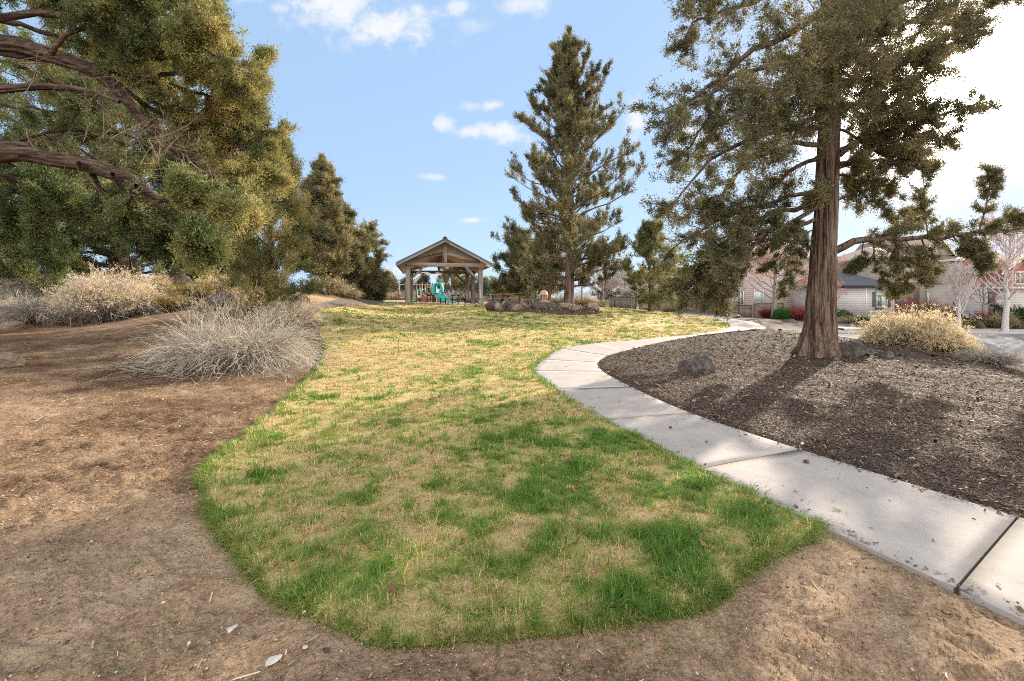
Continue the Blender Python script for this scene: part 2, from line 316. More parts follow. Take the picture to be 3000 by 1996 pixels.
def folmat(name, cols, tr=.33): return mat(name, cols, scale=2.5, detail=6, tintramp=True, tint=.6, trans=tr, rough=.65, spec=.3)
M_FOL = folmat('juniper_foliage', [(.055,.062,.030,0), (.128,.120,.056,.35), (.225,.197,.088,.62), (.33,.25,.105,.85), (.46,.29,.11,1)])
M_FOLG = folmat('golden_foliage', [(.035,.055,.018,0), (.09,.12,.04,.25), (.19,.195,.068,.5), (.33,.28,.10,.75), (.50,.36,.13,1)])
M_FOLB = folmat('bluish_foliage', [(.04,.065,.045,0), (.085,.12,.085,.5), (.15,.19,.13,1)])
M_GREEN = folmat('green_shrub_leaf', [(.015,.045,.010,0), (.035,.10,.02,.5), (.09,.17,.035,1)])
M_STEM = mat('pale_stem', [(.20,.165,.125,0), (.42,.365,.29,.4), (.60,.54,.44,.75), (.74,.69,.60,1)], scale=3, tintramp=True, tint=.3, trans=.25, rough=.8)
M_GREYST = mat('grey_stem', [(.18,.15,.13,0), (.42,.37,.32,.5), (.68,.62,.54,1)], scale=3, tintramp=True, tint=.3, trans=.2, rough=.8)
M_CREAM = mat('cream_stem', [(.24,.18,.10,0), (.52,.43,.27,.5), (.76,.67,.48,1)], scale=3, tintramp=True, tint=.3, trans=.4, rough=.8)
M_HEAD = mat('dry_flower_head', [(.42,.29,.14,0), (.66,.51,.30,.5), (.82,.72,.52,1)], scale=9, tintramp=True, tint=.3, trans=.35, rough=.9)
M_YEL = mat('yellow_stem', [(.12,.10,.03,0), (.27,.21,.07,.5), (.42,.32,.11,1)], scale=3, tintramp=True, tint=.3, trans=.35, rough=.8)
M_RED = mat('red_stem', [(.12,.02,.025,0), (.26,.045,.05,.5), (.40,.10,.09,1)], scale=3, tintramp=True, tint=.3, trans=.2, rough=.7)
M_BUD = mat('red_bud', [(.30,.10,.07,0), (.46,.20,.13,1)], scale=9, tintramp=True, tint=.2, trans=.4)
M_PALEB = mat('pale_bark', [(.26,.23,.21), (.42,.38,.36), (.55,.51,.48)], scale=14, tint=.5, rough=.9, bump=.3, bdist=.01)
M_ROCK = mat('lava_rock', [(.02,.018,.017,.15), (.06,.05,.046,.42), (.12,.10,.088,.62), (.22,.18,.15,.88)], scale=5, detail=12, nrough=.75, bump=1, bscale=16, bdist=.05, rough=1, spec=.15)
M_ROCKB = mat('tan_rock', [(.10,.07,.05), (.21,.15,.11), (.34,.26,.20)], scale=4, detail=12, nrough=.7, bump=1, bscale=14, bdist=.05, rough=1, spec=.15)
# ---------------------------------------------------------------- ground regions, outlined where they lie on the ground
Lp = [(1562,1092),(1592,1059),(1640,1026),(1745,1009),(1860,1000),(1946,991),(2042,981.5),(2100,975),(2128,969),(2141,961),(2128,948),(2100,938),(2061,931.5),(1990,925.5)]
Rp = [(1766,1093),(1752,1068),(1775,1048),(1831,1032),(1890,1016),(1952,1003),(2045,987),(2110,980),(2150,975),(2200,971),(2243,966),(2243,961),(2202,945.5),(2138,936),(2061,929),(1990,923.5)]
J = [((2804,1743),(2983,1528)),((2052,1386),(2345,1328)),((1767,1237),(2022,1218)),((1624,1147),(1849,1140)),((1562,1092),(1768,1094)),((1592,1059),(1750,1067)),((1645,1026),(1777,1046)),((1745,1009),(1831,1032))]
JL = [np.array(G(*a)[:2]) for a, b in J]; JR = [np.array(G(*b)[:2]) for a, b in J]
JL.insert(0, 2*JL[0]-JL[1]); JR.insert(0, 2*JR[0]-JR[1]); JL.insert(0, 2*JL[0]-JL[1]+np.array((.1,.0))); JR.insert(0, 2*JR[0]-JR[1])
farL = [np.array(G(*p)[:2]) for p in Lp[3:]]; farR = [np.array(G(*p)[:2]) for p in Rp[3:]]
edgeL = smooth_poly(JL+farL[1:], .2, False); edgeR = smooth_poly(JR+farR[1:], .2, False)
WALK = np.concatenate([edgeL, edgeR[::-1]])
lawn_px = [(2330,1607),(2240,1650),(2165,1712),(2106,1768),(2010,1806),(1857,1826),(1723,1848),(1600,1864),(1500,1874),(1330,1890),(1209,1897),(1082,1893),(1018,1856),(859,1792),(764,1735),(712,1662),(632,1565),(597,1471),(592,1407),(636,1347),(764,1242),(859,1159),(942,1064),(948,1010),(925,960),(902,935)]
lw = [np.array(G(*p)[:2]) for p in lawn_px]
lw += [np.array(wp(*a)[:2]) for a in [(915,19.5,0),(1000,23.5,0),(1080,28,0),(1140,31.5,0),(1150,34.3,0),(1225,35.3,0),(1330,35.4,0),(1440,36,0),(1500,40,0),(1600,42,0),(1720,42,0),(1780,40,0),(1900,34.5,0)]]
lawn_tail = [np.array(G(*p)[:2]) for p in [(1990,926)]]
LAWN = np.concatenate([smooth_poly(lw, .16, False, jit=.012, seed=3), lawn_tail, edgeL[::-1][1:]])
# cut the walk edge part below the tip of the lawn
tip = np.array(G(2404,1566)[:2]); k = int(np.argmin(np.hypot(*(edgeL-tip).T)))
LAWN = np.concatenate([smooth_poly([tip]+lw, .16, False, jit=.012, seed=3), lawn_tail, edgeL[::-1][1:len(edgeL)-k]])
isl = [wp(1436,26.5,0),wp(1470,25.6,0),wp(1560,24.9,0),wp(1630,24.3,0),wp(1700,24.2,0),wp(1750,25.2,0),wp(1765,26.5,0),wp(1740,29.5,0),wp(1700,33,0),wp(1600,37,0),wp(1500,38,0),wp(1440,33,0)]
ISL = smooth_poly(isl, .3, True, jit=.03, seed=5)
road_near = [wp(2330,22.2,0),wp(2450,21.3,0),wp(2560,20.3,0),wp(2640,18.6,0),wp(2740,16.4,0),wp(2860,14.9,0),wp(3000,13.9,0),wp(3200,13.2,0),wp(3500,12.6,0)]
bed = list(edgeR[:int(np.argmin(np.hypot(*(edgeR-farR[7]).T)))+1]) + [np.array(p[:2]) for p in road_near] + [np.array((17,6.)), np.array((14,-1.)), np.array((5,-2.5))]
BED = np.array(bed)
road_far = [wp(3500,28.4,0),wp(3000,27.9,0),wp(2700,27.9,0),wp(2560,27.5,0),wp(2440,26.8,0),wp(2330,25.6,0),wp(2285,24,0)]
ROAD = np.array([p[:2] for p in road_near]+[p[:2] for p in road_far])
YARD = np.array([wp(*a)[:2] for a in [(1590,42.5,0),(1720,42.3,0),(1785,40.2,0),(1900,34.8,0)]] + [tuple(p) for p in edgeR[::-1][:len(edgeR)-int(np.argmin(np.hypot(*(edgeR-farR[7]).T)))-1]] +
                [wp(2285,23.6,0)[:2]]+[p[:2] for p in road_far[::-1]]+[wp(3500,52,0)[:2], wp(1590,60,0)[:2]])
BARK = smooth_poly([wp(895,16.2,0),wp(912,19.4,0),wp(998,23.4,0),wp(1078,27.9,0),wp(1138,31.4,0),wp(1165,33.5,0),wp(1150,36,0),wp(1100,34.5,0),wp(1035,29,0),wp(955,23.5,0),wp(900,19.5,0),wp(870,17.5,0)], .4, True)
def polar(poly, rr, ang, r0=0.5):
    P = np.asarray(poly); r = np.hypot(*P.T); lo, hi = max(r.min()*.8, r0), r.max()*1.05; a = np.arctan2(P[:, 0], P[:, 1]); n = int(math.log(hi/lo)/rr)
    rs = lo*np.exp(np.arange(n)*rr); an = np.arange(a.min()-.1, a.max()+.1, ang)
    Rr, An = np.meshgrid(rs, an); rg = np.random.default_rng(1); Rr = Rr*(1+rg.normal(0, rr*.12, Rr.shape)); An = An+rg.normal(0, ang*.12, An.shape)
    return (Rr*np.sin(An)).ravel(), (Rr*np.cos(An)).ravel()
def sheet(name, poly, m, dz, rr=.02, ang=.02, fz=None, attr=None, holes=()):
    x, y = polar(poly, rr, ang); ok = inpoly(x, y, poly); x, y = x[ok], y[ok]; d = edist(x, y, poly); ok = d > rr*.45*np.hypot(x, y); x, y = x[ok], y[ok]
    for h in holes: ok = ~inpoly(x, y, h); x, y = x[ok], y[ok]
    nb = len(poly); pts = [Vector((float(a), float(b))) for a, b in poly]+[Vector((float(a), float(b))) for a, b in zip(x, y)]
    res = geometry.delaunay_2d_cdt(pts, [], [list(range(nb))], 1, 1e-5)
    V = np.array([(v.x, v.y) for v in res[0]]); F = [f for f in res[2]]; T = np.array([f for f in F if len(f) == 3])
    d = edist(V[:, 0], V[:, 1], poly); z = hgt(V[:, 0], V[:, 1]) + (fz(V[:, 0], V[:, 1], d) if fz else dz)
    t = attr(V[:, 0], V[:, 1]) if attr else np.full(len(V), .5)
    a, b, c = V[T[:, 0]], V[T[:, 1]], V[T[:, 2]]; cr = (b-a)[:, 0]*(c-a)[:, 1]-(b-a)[:, 1]*(c-a)[:, 0]; T[cr < 0] = T[cr < 0][:, ::-1]
    return structure(name, mkmesh(name, np.column_stack([V, z]), T, None, m, {'tint': t}, True))
# colour of the grass: straw, with green patches where the photograph has them
GP = [(930,1177,60,.8),(1010,1097,45,.7),(1390,1088,45,.6),(1500,1290,190,.7),(1700,1300,170,.8),(1430,1350,110,.7),(1350,1530,130,.85),(1600,1480,190,.8),(1760,1570,210,.95),(1920,1610,170,1.),(2000,1750,150,1.),
      (1850,1770,180,1.),(1680,1390,150,.7),(1380,1240,140,.6),(750,1420,80,.65),(640,1370,60,.6),(620,1500,40,.6),(1060,1470,70,.6),(2000,1440,190,.75),(2220,1530,130,.8),(1240,1440,90,.5),(1150,1250,90,.4),(1500,1180,120,.35),
      (1560,960,90,.55),(1420,1010,80,.5),(1700,1010,110,.5),(2050,900,40,.3),(1300,1650,130,.6),(1150,1720,120,.45),(1500,1720,150,.7),(900,1620,70,.4),(1450,930,80,.5),(1610,925,90,.5)]
BP = [(1275,1357,45,.9),(1390,1513,55,1.),(1395,1372,35,.8),(1880,1517,60,.8),(1815,1645,80,.9),(1180,1445,50,.7),(1540,1560,50,.6),(1050,1330,60,.6),(1480,1600,60,.5)]
GW = [(*G(px, py)[:2], r, s) for px, py, r, s in GP]; BW = [(*G(px, py)[:2], r, s) for px, py, r, s in BP]
def green(x, y):
    r = np.hypot(x, y); g = np.full(np.shape(x), 0.0); n = fbm(x*1.1, y*1.1, s=11, o=4); n2 = fbm(x*5, y*5, s=12, o=3); n3 = fbm(x*.35, y*.35, s=14, o=3)
    g = .10+.19*np.clip(1.6-r/5.5, 0, 1)+np.clip((n-.50)*2.4, 0, 1)*.42 + (n3-.45)*.5
    for X, Y, rp, s in GW:
        rx = rp/FOC*Y; ry = rx*1.1; q = ((x-X)/rx)**2+((y-Y)/ry)**2; g = np.maximum(g, s*np.exp(-q*.8)*np.clip(.25+1.55*fbm(x*2.3, y*2.3, s=15, o=3), 0, 1.15))
    for X, Y, rp, s in BW:
        rx = rp/FOC*Y; q = ((x-X)/rx)**2+((y-Y)/rx)**2; g = g*(1-s*np.exp(-q))
    d = edist(x, y, LAWN); g = g+.10*np.exp(-d/.14)*(r < 12)
    return np.clip(g*(.55+.9*fbm(x*6.5, y*6.5, s=16, o=3))+(n2-.5)*.8+(fbm(x*16, y*16, s=17, o=2)-.5)*.35, 0, 1)
def micro(x, y, r):
    f = np.clip(1.25-r/16, 0, 1); c = fbm(x*3.1, y*3.1, s=32, o=4); ridge = 1-np.abs(2*fbm(x*1.6, y*4.5, s=37, o=4)-1)
    return (fbm(x*.8, y*.8, s=31)-.5)*.08*np.clip(1.5-r/30, 0, 1) + f*((c-.5)*.085+(fbm(x*12, y*12, s=33, o=4)-.5)*.045+np.clip(ridge-.86, 0, 1)*.16)
def ground():
    an = np.concatenate([np.arange(-180, -60, 4.), np.arange(-60, 60, .22), np.arange(60, 180, 4.)]); an = R(1)*an; rs = .35*1.0095**np.arange(760)
    A_, R_ = np.meshgrid(an, rs, indexing='ij'); x, y = (R_*np.sin(A_)).ravel(), (R_*np.cos(A_)).ravel(); r = R_.ravel()
    z0_ = micro(x, y, r); nr = np.where((r < 16) & (np.abs(A_.ravel()) < 1.1))[0]; de = np.minimum(edist(x[nr], y[nr], LAWN[::3]), edist(x[nr], y[nr], WALK[::2])); z0_[nr] *= np.clip(de/.22, .12, 1); z = hgt(x, y)+z0_
    z0_[nr] *= ~inpoly(x[nr], y[nr], WALK); z = hgt(x, y)+z0_
    for P, f, A0 in ((LAWN, .5, .09), (WALK, .9, .008), (BED, .6, .09), (ROAD, .5, .09), (YARD, .4, .09), (BARK, .4, .09), (ISL, .3, .09)):
        ok = np.where(inpoly(x, y, P))[0]; d = edist(x[ok], y[ok], P); z[ok] -= np.minimum(d*f, A0+.004*r[ok])
    t = .5+(fbm(x*.6, y*.6, s=41)-.5)*.9; duff = np.clip((y-5.0)/4, 0, 1)*(x < -1)*np.clip((16-y)/3, 0, 1); t -= duff*.32*(.6+.8*fbm(x*2, y*2, s=44)); t += .05*(r < 5)
    n, m = len(an), len(rs); i, j = np.meshgrid(np.arange(n), np.arange(m-1), indexing='ij'); i, j = i.ravel(), j.ravel(); i2 = (i+1) % n
    Q = np.stack([i*m+j, i*m+j+1, i2*m+j+1, i2*m+j], 1)
    structure('ground', mkmesh('ground', np.column_stack([x, y, z]), None, Q[:, ::-1], M_DIRT, {'tint': t}, True))
ground()
def lawnz(x, y, d): return np.minimum(d*.6, .032)+(fbm(x*3, y*3, s=21, o=3)-.5)*.035*np.clip(d*5, 0, 1)-.012*(d < .01) + .0012*np.hypot(x, y)
sheet('lawn', LAWN, M_LAWN, 0, .012, .012, fz=lawnz, attr=green)
sheet('mulch_bed', BED, M_MULCH, 0, .02, .02, fz=lambda x, y, d: np.minimum(d*.4, .05)-.006+(fbm(x*1.7, y*1.7, s=51, o=4)-.5)*.10*np.clip(d, 0, 1))
sheet('island_bed', ISL, M_MULCH, 0, .02, .02, fz=lambda x, y, d: .05+np.minimum(d*.35, .16)+(fbm(x*1.3, y*1.3, s=52)-.5)*.1)
sheet('street', ROAD, M_ASPH, 0, .03, .03, fz=lambda x, y, d: np.full(len(x), .01))
sheet('yard_bed', YARD, M_YARD, 0, .03, .03, fz=lambda x, y, d: np.minimum(d*.3, .05)+(fbm(x*.9, y*.9, s=53)-.5)*.12*np.clip(d*.5, 0, 1))
sheet('bark_strip', BARK, M_YARD, .04, .03, .03)
def walk():
    mb = MB(); eL, eR = edgeL, edgeR
    def slab(A, B, tint, g0=.011, g1=.011):
        """A, B: left and right edges (n,2), same count"""
        A, B = A.copy(), B.copy(); n = len(A)
        if g0: dA = A[1]-A[0]; A[0] += dA/np.linalg.norm(dA)*g0; dB = B[1]-B[0]; B[0] += dB/np.linalg.norm(dB)*g0
        if g1: dA = A[-2]-A[-1]; A[-1] += dA/np.linalg.norm(dA)*g1; dB = B[-2]-B[-1]; B[-1] += dB/np.linalg.norm(dB)*g1
        m = 9; u = np.concatenate([[0, .005], np.linspace(0, 1, m)[1:-1], [.995, 1]]); m = len(u)
        P = A[:, None]*(1-u)[None, :, None]+B[:, None]*u[None, :, None]; z = hgt(P[..., 0], P[..., 1]).reshape(n, m)+.034+.0016*np.hypot(P[..., 0], P[..., 1])*0
        z[:, 0] -= .007; z[:, -1] -= .007; z[0] -= .004*(g0 > 0); z[-1] -= .004*(g1 > 0)
        V = np.concatenate([P, z[..., None]], 2).reshape(-1, 3); i, j = np.meshgrid(np.arange(n-1), np.arange(m-1), indexing='ij'); i, j = i.ravel(), j.ravel()
        mb.add(V, None, np.stack([i*m+j, i*m+j+1, (i+1)*m+j+1, (i+1)*m+j], 1), tint)
        ring = [i*m for i in range(n)]+[(n-1)*m+j for j in range(1, m)]+[i*m+m-1 for i in range(n-2, -1, -1)]+[j for j in range(m-2, 0, -1)]
        Vr = V[ring]; lo = Vr.copy(); lo[:, 2] -= .13; k = len(ring); q = np.arange(k); mb.add(np.concatenate([Vr, lo]), None, np.stack([q, q+k, (q+1) % k+k, (q+1) % k], 1), tint)
    def seg(E, a, b, n):
        i, j = (int(np.argmin(np.hypot(*(E-p).T))) for p in (a, b)); S = E[i:j+1]; s = np.concatenate([[0], np.cumsum(np.hypot(*np.diff(S, axis=0).T))]); t = np.linspace(0, s[-1], n)
        return np.stack([np.interp(t, s, S[:, 0]), np.interp(t, s, S[:, 1])], 1)
    rg = random.Random(4)
    for i in range(len(JL)-1):
        A, B = seg(eL, JL[i], JL[i+1], 14), seg(eR, JR[i], JR[i+1], 14); extra = .006 if i == 1 or i == 2 else 0
        bev = lambda S: S
        # two fine rows at each end give the joint a rounded arris
        def refine(S): return np.concatenate([S[:1], S[:1]+(S[1:2]-S[:1])*.05, S[1:-1], S[-1:]+(S[-2:-1]-S[-1:])*.05, S[-1:]])
        slab(refine(A), refine(B), .5+rg.uniform(-.12, .12), .011+extra, .011+extra)
    # beyond the joints: one long bent run, then the fork of the path
    i7, j7 = (int(np.argmin(np.hypot(*(E-p).T))) for E, p in ((eL, farL[0]), (eR, farR[0])))
    iE, jE = (int(np.argmin(np.hypot(*(E-p).T))) for E, p in ((eL, farL[4]), (eR, farR[4])))
    slab(seg(eL, farL[0], farL[3], 24), seg(eR, farR[0], farR[3], 24), .5, .011, 0)
    fl, fr = seg(eL, farL[3], farL[-1], 60), seg(eR, farR[3], farR[-1], 60); P = np.concatenate([fl, fr[::-1]])
    x, y = polar(P, .02, .012); ok = inpoly(x, y, P); x, y = x[ok], y[ok]; ok = edist(x, y, P) > .12; x, y = x[ok], y[ok]
    pts = [Vector(map(float, p)) for p in P]+[Vector((float(a), float(b))) for a, b in zip(x, y)]
    res = geometry.delaunay_2d_cdt(pts, [], [list(range(len(P)))], 1, 1e-5); V = np.array([(v.x, v.y) for v in res[0]]); T = np.array([f for f in res[2] if len(f) == 3])
    a, b, c = V[T[:, 0]], V[T[:, 1]], V[T[:, 2]]; cr = (b-a)[:, 0]*(c-a)[:, 1]-(b-a)[:, 1]*(c-a)[:, 0]; T[cr < 0] = T[cr < 0][:, ::-1]
    mb.add(np.column_stack([V, hgt(V[:, 0], V[:, 1])+.05]), T, None, .55)
    structure('footpath', mb.mesh('footpath', M_CONC))
walk()
def ribbonstrip(name, pts, w, h, m, dz=0, closed=False):
    """a kerb or pavement swept along ground points"""
    P = smooth_poly(pts, .5, closed); D = np.gradient(P, axis=0); D /= np.linalg.norm(D, axis=1)[:, None]; Nn = np.stack([-D[:, 1], D[:, 0]], 1); z = hgt(P[:, 0], P[:, 1])+dz
    prof = [(-w/2, -.2), (-w/2, h-.015), (-w/2+.015, h), (w/2-.015, h), (w/2, h-.015), (w/2, -.2)]; n, k = len(P), len(prof)
    V = np.concatenate([np.column_stack([P+Nn*u, z+v])[:, None] for u, v in prof], 1).reshape(-1, 3); i, j = np.meshgrid(np.arange(n-1), np.arange(k-1), indexing='ij'); i, j = i.ravel(), j.ravel()
    return structure(name, mkmesh(name, V, None, np.stack([i*k+j, (i+1)*k+j, (i+1)*k+j+1, i*k+j+1], 1), m, {'tint': np.full(len(V), .5)}))
ribbonstrip('kerb', [p[:2] for p in road_near], .17, .13, M_CONC)
ribbonstrip('kerb', [p[:2] for p in road_far], .17, .14, M_CONC)
ribbonstrip('far_pavement', [wp(*a)[:2] for a in [(3500,30.4,0),(3000,30.1,0),(2700,30.1,0),(2560,29.6,0),(2440,28.9,0)]], 1.5, .1, M_CONC)
# ---------------------------------------------------------------- scattered ground cover (nobody could count it)
def rings(specs, poly, seed, amax=R(52), avoid=()):
    rg = np.random.default_rng(seed); X = []; Y = []; K = []
    for k, (r0, r1, dens) in enumerate(specs):
        n = int((r1*r1-r0*r0)*amax*dens); r = np.sqrt(rg.uniform(r0*r0, r1*r1, n)); a = rg.uniform(-amax, amax, n); x, y = r*np.sin(a), r*np.cos(a)
        ok = inpoly(x, y, poly) if poly is not None else np.ones(n, bool)
        for p in avoid: ok &= ~inpoly(x, y, p)
        X.append(x[ok]); Y.append(y[ok]); K.append(np.full(ok.sum(), k))
    return np.concatenate(X), np.concatenate(Y), np.concatenate(K), rg
def blades():
    tx, ty, tk, rg = rings([(1.9,4.2,430),(4.2,7.5,230),(7.5,13,85),(13,22,28),(22,38,9)], LAWN, 8, avoid=(ISL,)); M_ = 27; nt_ = len(tx)
    trad = np.array([.017, .022, .035, .06, .10])[tk]*rg.uniform(.6, 1.5, nt_); thigh = np.exp(rg.normal(0, .30, nt_)); tgr = rg.random(nt_) < np.clip(green(tx, ty)*1.1, 0, 1); tdir = rg.uniform(0, 6.28, nt_)
    ox, oy = rg.normal(0, 1, (nt_, M_)), rg.normal(0, 1, (nt_, M_)); x = (tx[:, None]+ox*trad[:, None]).ravel(); y = (ty[:, None]+oy*trad[:, None]).ravel(); k = np.repeat(tk, M_); th_ = np.repeat(thigh, M_); tg_ = np.repeat(tgr, M_); taz = np.arctan2(oy+.7*np.sin(tdir)[:, None], ox+.7*np.cos(tdir)[:, None]).ravel()
    ok = inpoly(x, y, LAWN); x, y, k, th_, tg_, taz = x[ok], y[ok], k[ok], th_[ok], tg_[ok], taz[ok]
    n = len(x); d = edist(x, y, LAWN); g = green(x, y)
    rg2 = np.random.default_rng(77); S0 = np.array(LAWN); S1 = np.roll(S0, -1, 0); ln = np.hypot(*(S1-S0).T); rr_ = np.hypot(*S0.T); cnt = (ln*np.where(rr_ < 6, 1500, np.where(rr_ < 14, 500, 0))).astype(int); idx = np.repeat(np.arange(len(S0)), cnt); m2 = len(idx); tt = rg2.random(m2)
    ctr = np.array([0., 6.]); p = S0[idx]+(S1-S0)[idx]*tt[:, None]; nn = np.stack([(S1-S0)[idx, 1], -(S1-S0)[idx, 0]], 1); nn /= np.linalg.norm(nn, axis=1)[:, None]+1e-9; off = np.abs(rg2.normal(0, .030, m2))-.012; q = p+nn*.03; sg = np.where(inpoly(q[:, 0], q[:, 1], LAWN), 1, -1); nin = nn*sg[:, None]; q = p+nin*off[:, None]
    x = np.concatenate([x, q[:, 0]]); y = np.concatenate([y, q[:, 1]]); k = np.concatenate([k, np.where(rr_[idx] < 5, 0, np.where(rr_[idx] < 8, 1, 2))]); clump = np.clip(1.5*fbm(q[:, 0]*7, q[:, 1]*7, s=91, o=2)+.1, .3, 1.5); th_ = np.concatenate([th_, clump]); tg_ = np.concatenate([tg_, rg2.random(m2) < .62]); taz = np.concatenate([taz, np.arctan2(-nin[:, 1], -nin[:, 0])]); d = np.concatenate([d, np.maximum(off, 0)]); g = np.concatenate([g, np.full(m2, .5)]); n = len(x); gg = np.concatenate([gg, np.full(m2, .6)]) if 0 else None
    bare = np.zeros(n)
    for X, Y, rp, s in BW: rx = rp/FOC*Y*.8; bare = np.maximum(bare, s*np.exp(-(((x-X)/rx)**2+((y-Y)/rx)**2)))
    keep = rg.random(n) > bare*.75; x, y, k, d, g, th_, taz, tg_ = x[keep], y[keep], k[keep], d[keep], g[keep], th_[keep], taz[keep], tg_[keep]; n = len(x)
    gg = np.clip(g*1.05+.04, 0, 1); isg = np.where(rg.random(n) < .68, tg_, rg.random(n) < gg); g = np.where(isg, np.clip(rg.uniform(.42, .78, n)+.22*gg, 0, 1), rg.uniform(0, .36, n))
    z = hgt(x, y)+lawnz(x, y, d)-.004; sc = np.array([1, 1.1, 1.35, 1.9, 2.6])[k]
    L = (.012+.017*g+.026*fbm(x*7, y*7, s=61, o=3))*rg.uniform(.5, 1.7, n)*th_*1.08*np.where(k > 2, 1.1, 1); L *= 1+.65*np.exp(-d/.07)*(k < 3)+.5*(g > .75)
    wd = .0030*sc*rg.uniform(.7, 1.3, n)*np.array([1, 1.35, 2.2, 3.6, 6.])[k]
    az = taz+rg.normal(0, .5, n); e_ = (d < .07) & (k < 3); az = np.where(e_, np.arctan2(y-6.0, x)+rg.normal(0, .7, n), az); lean = np.minimum(np.abs(rg.normal(.75, .4, n))*np.where(g < .4, 1.25, .85), 1.5); dx, dy = np.cos(az)*np.sin(lean), np.sin(az)*np.sin(lean); dzv = np.cos(np.minimum(lean, 1.45))
    # tufts lean outwards over the bare edge
    px, py = -np.sin(az), np.cos(az); b = rg.normal(0, .45, (2, n)); px, py = px+b[0], py+b[1]
    P0 = np.stack([x, y, z], 1); D = np.stack([dx, dy, dzv], 1)*L[:, None]; Sd = np.stack([px, py, np.zeros(n)], 1)*wd[:, None]*.5
    mid = P0+D*.55+np.array([0, 0, 1])*(L*.10)[:, None]; tipp = P0+D+np.stack([dx, dy, -.5*np.ones(n)], 1)*(L*.30)[:, None]
    V = np.stack([P0-Sd, P0+Sd, mid-Sd*.8, mid+Sd*.8, tipp], 1).reshape(-1, 3); o = np.arange(n)*5
    Q = np.stack([o, o+1, o+3, o+2], 1); T = np.stack([o+2, o+3, o+4], 1)
    tag(link('grass', mkmesh('grass', V, T, Q, M_GRASS, {'tint': np.repeat(g, 5)})), 'short lawn grass, straw coloured with green patches', 'grass', kind='stuff')
blades()
def flakes(name, x, y, z, rg, L, Wd, tilt, m, tint, label, cat):
    n = len(x); az = rg.uniform(0, 2*np.pi, n); t1, t2 = rg.normal(0, tilt, n), rg.normal(0, tilt, n)
    u = np.stack([np.cos(az), np.sin(az), np.tan(np.clip(t1, -1.2, 1.2))], 1); v = np.stack([-np.sin(az), np.cos(az), np.tan(np.clip(t2, -1.2, 1.2))], 1)
    P = np.stack([x, y, z+np.abs(L*np.sin(t1))*.4+.004], 1); u = u*(L/2)[:, None]; v = v*(Wd/2)[:, None]
    c = rg.uniform(.5, 1, (n, 1)); V = np.stack([P-u-v*c, P+u*rg.uniform(.6, 1, (n, 1))-v, P+u+v*c, P-u*rg.uniform(.6, 1, (n, 1))+v], 1).reshape(-1, 3)
    V2 = V.copy(); V2[:, 2] -= .004; o = np.arange(n)*4
    Q = np.stack([o, o+1, o+2, o+3], 1); return tag(link(name, mkmesh(name, V, None, Q, m, {'tint': np.repeat(tint, 4)})), label, cat, kind='stuff')
def chips():
    x, y, k, rg = rings([(2.5,5,12000),(5,8.5,5800),(8.5,14,2200),(14,22,350)], BED, 18); d = edist(x, y, BED); n = len(x); f = np.array([.72, .85, 1.15, 2.2])[k]
    z = hgt(x, y)+np.minimum(d*.4, .05)-.006+(fbm(x*1.7, y*1.7, s=51, o=4)-.5)*.10*np.clip(d, 0, 1)+rg.uniform(-.003, .010, n); L = rg.gamma(2.4, .0085, n)*f+.005
    patch = fbm(x*.8, y*.8, s=77, o=4); t = np.clip(rg.beta(1.6, 2.6, n)+(patch-.5)*.55, 0, 1); t[rg.random(n) < .03] = 1
    flakes('bark_chips', x, y, z, rg, L, L*rg.uniform(.15, .42, n), .24, M_CHIP, t, 'dark shredded bark chips covering the planting bed', 'bark chips')
    # island
    rg = np.random.default_rng(5); a = rg.uniform(0, 1, (9000, 2)); lo, hi = ISL.min(0), ISL.max(0); p = lo+a*(hi-lo); p = p[inpoly(p[:, 0], p[:, 1], ISL)]; d = edist(p[:, 0], p[:, 1], ISL)
    x, y = p.T; n = len(x); z = hgt(x, y)+.05+np.minimum(d*.35, .16)+(fbm(x*1.3, y*1.3, s=52)-.5)*.1+.02; L = rg.uniform(.05, .14, n)
    flakes('bark_chips', x, y, z, rg, L, L*.4, .4, M_CHIP, rg.beta(2, 2, n), 'bark chips on the rocky planting island', 'bark chips')
    # specks and leaf bits lying along the path
    rg = np.random.default_rng(9); X = []; Y = []
    for E, s in ((edgeL, 1), (edgeR, -1)):
        for _ in range(1500):
            i = rg.integers(0, int(len(E)*.8)); o = abs(rg.normal(0, .05)) if rg.random() < .9 else rg.uniform(0, 1.2); c = edgeR[min(i, len(edgeR)-1)] if s == 1 else edgeL[min(i, len(edgeL)-1)]; v = c-E[i]; v /= np.linalg.norm(v)+1e-6; q = E[i]+v*o+rg.normal(0, .05, 2); X.append(q[0]); Y.append(q[1])
    x, y = np.array(X), np.array(Y); ok = inpoly(x, y, WALK); x, y = x[ok], y[ok]; n = len(x); L = rg.gamma(2, .007, n)+.006
    flakes('path_litter', x, y, hgt(x, y)+.037, rg, L, L*.45, .25, M_CHIP, rg.beta(1.5, 3, n), 'bits of bark and leaf along the edges of the path', 'litter')
chips()
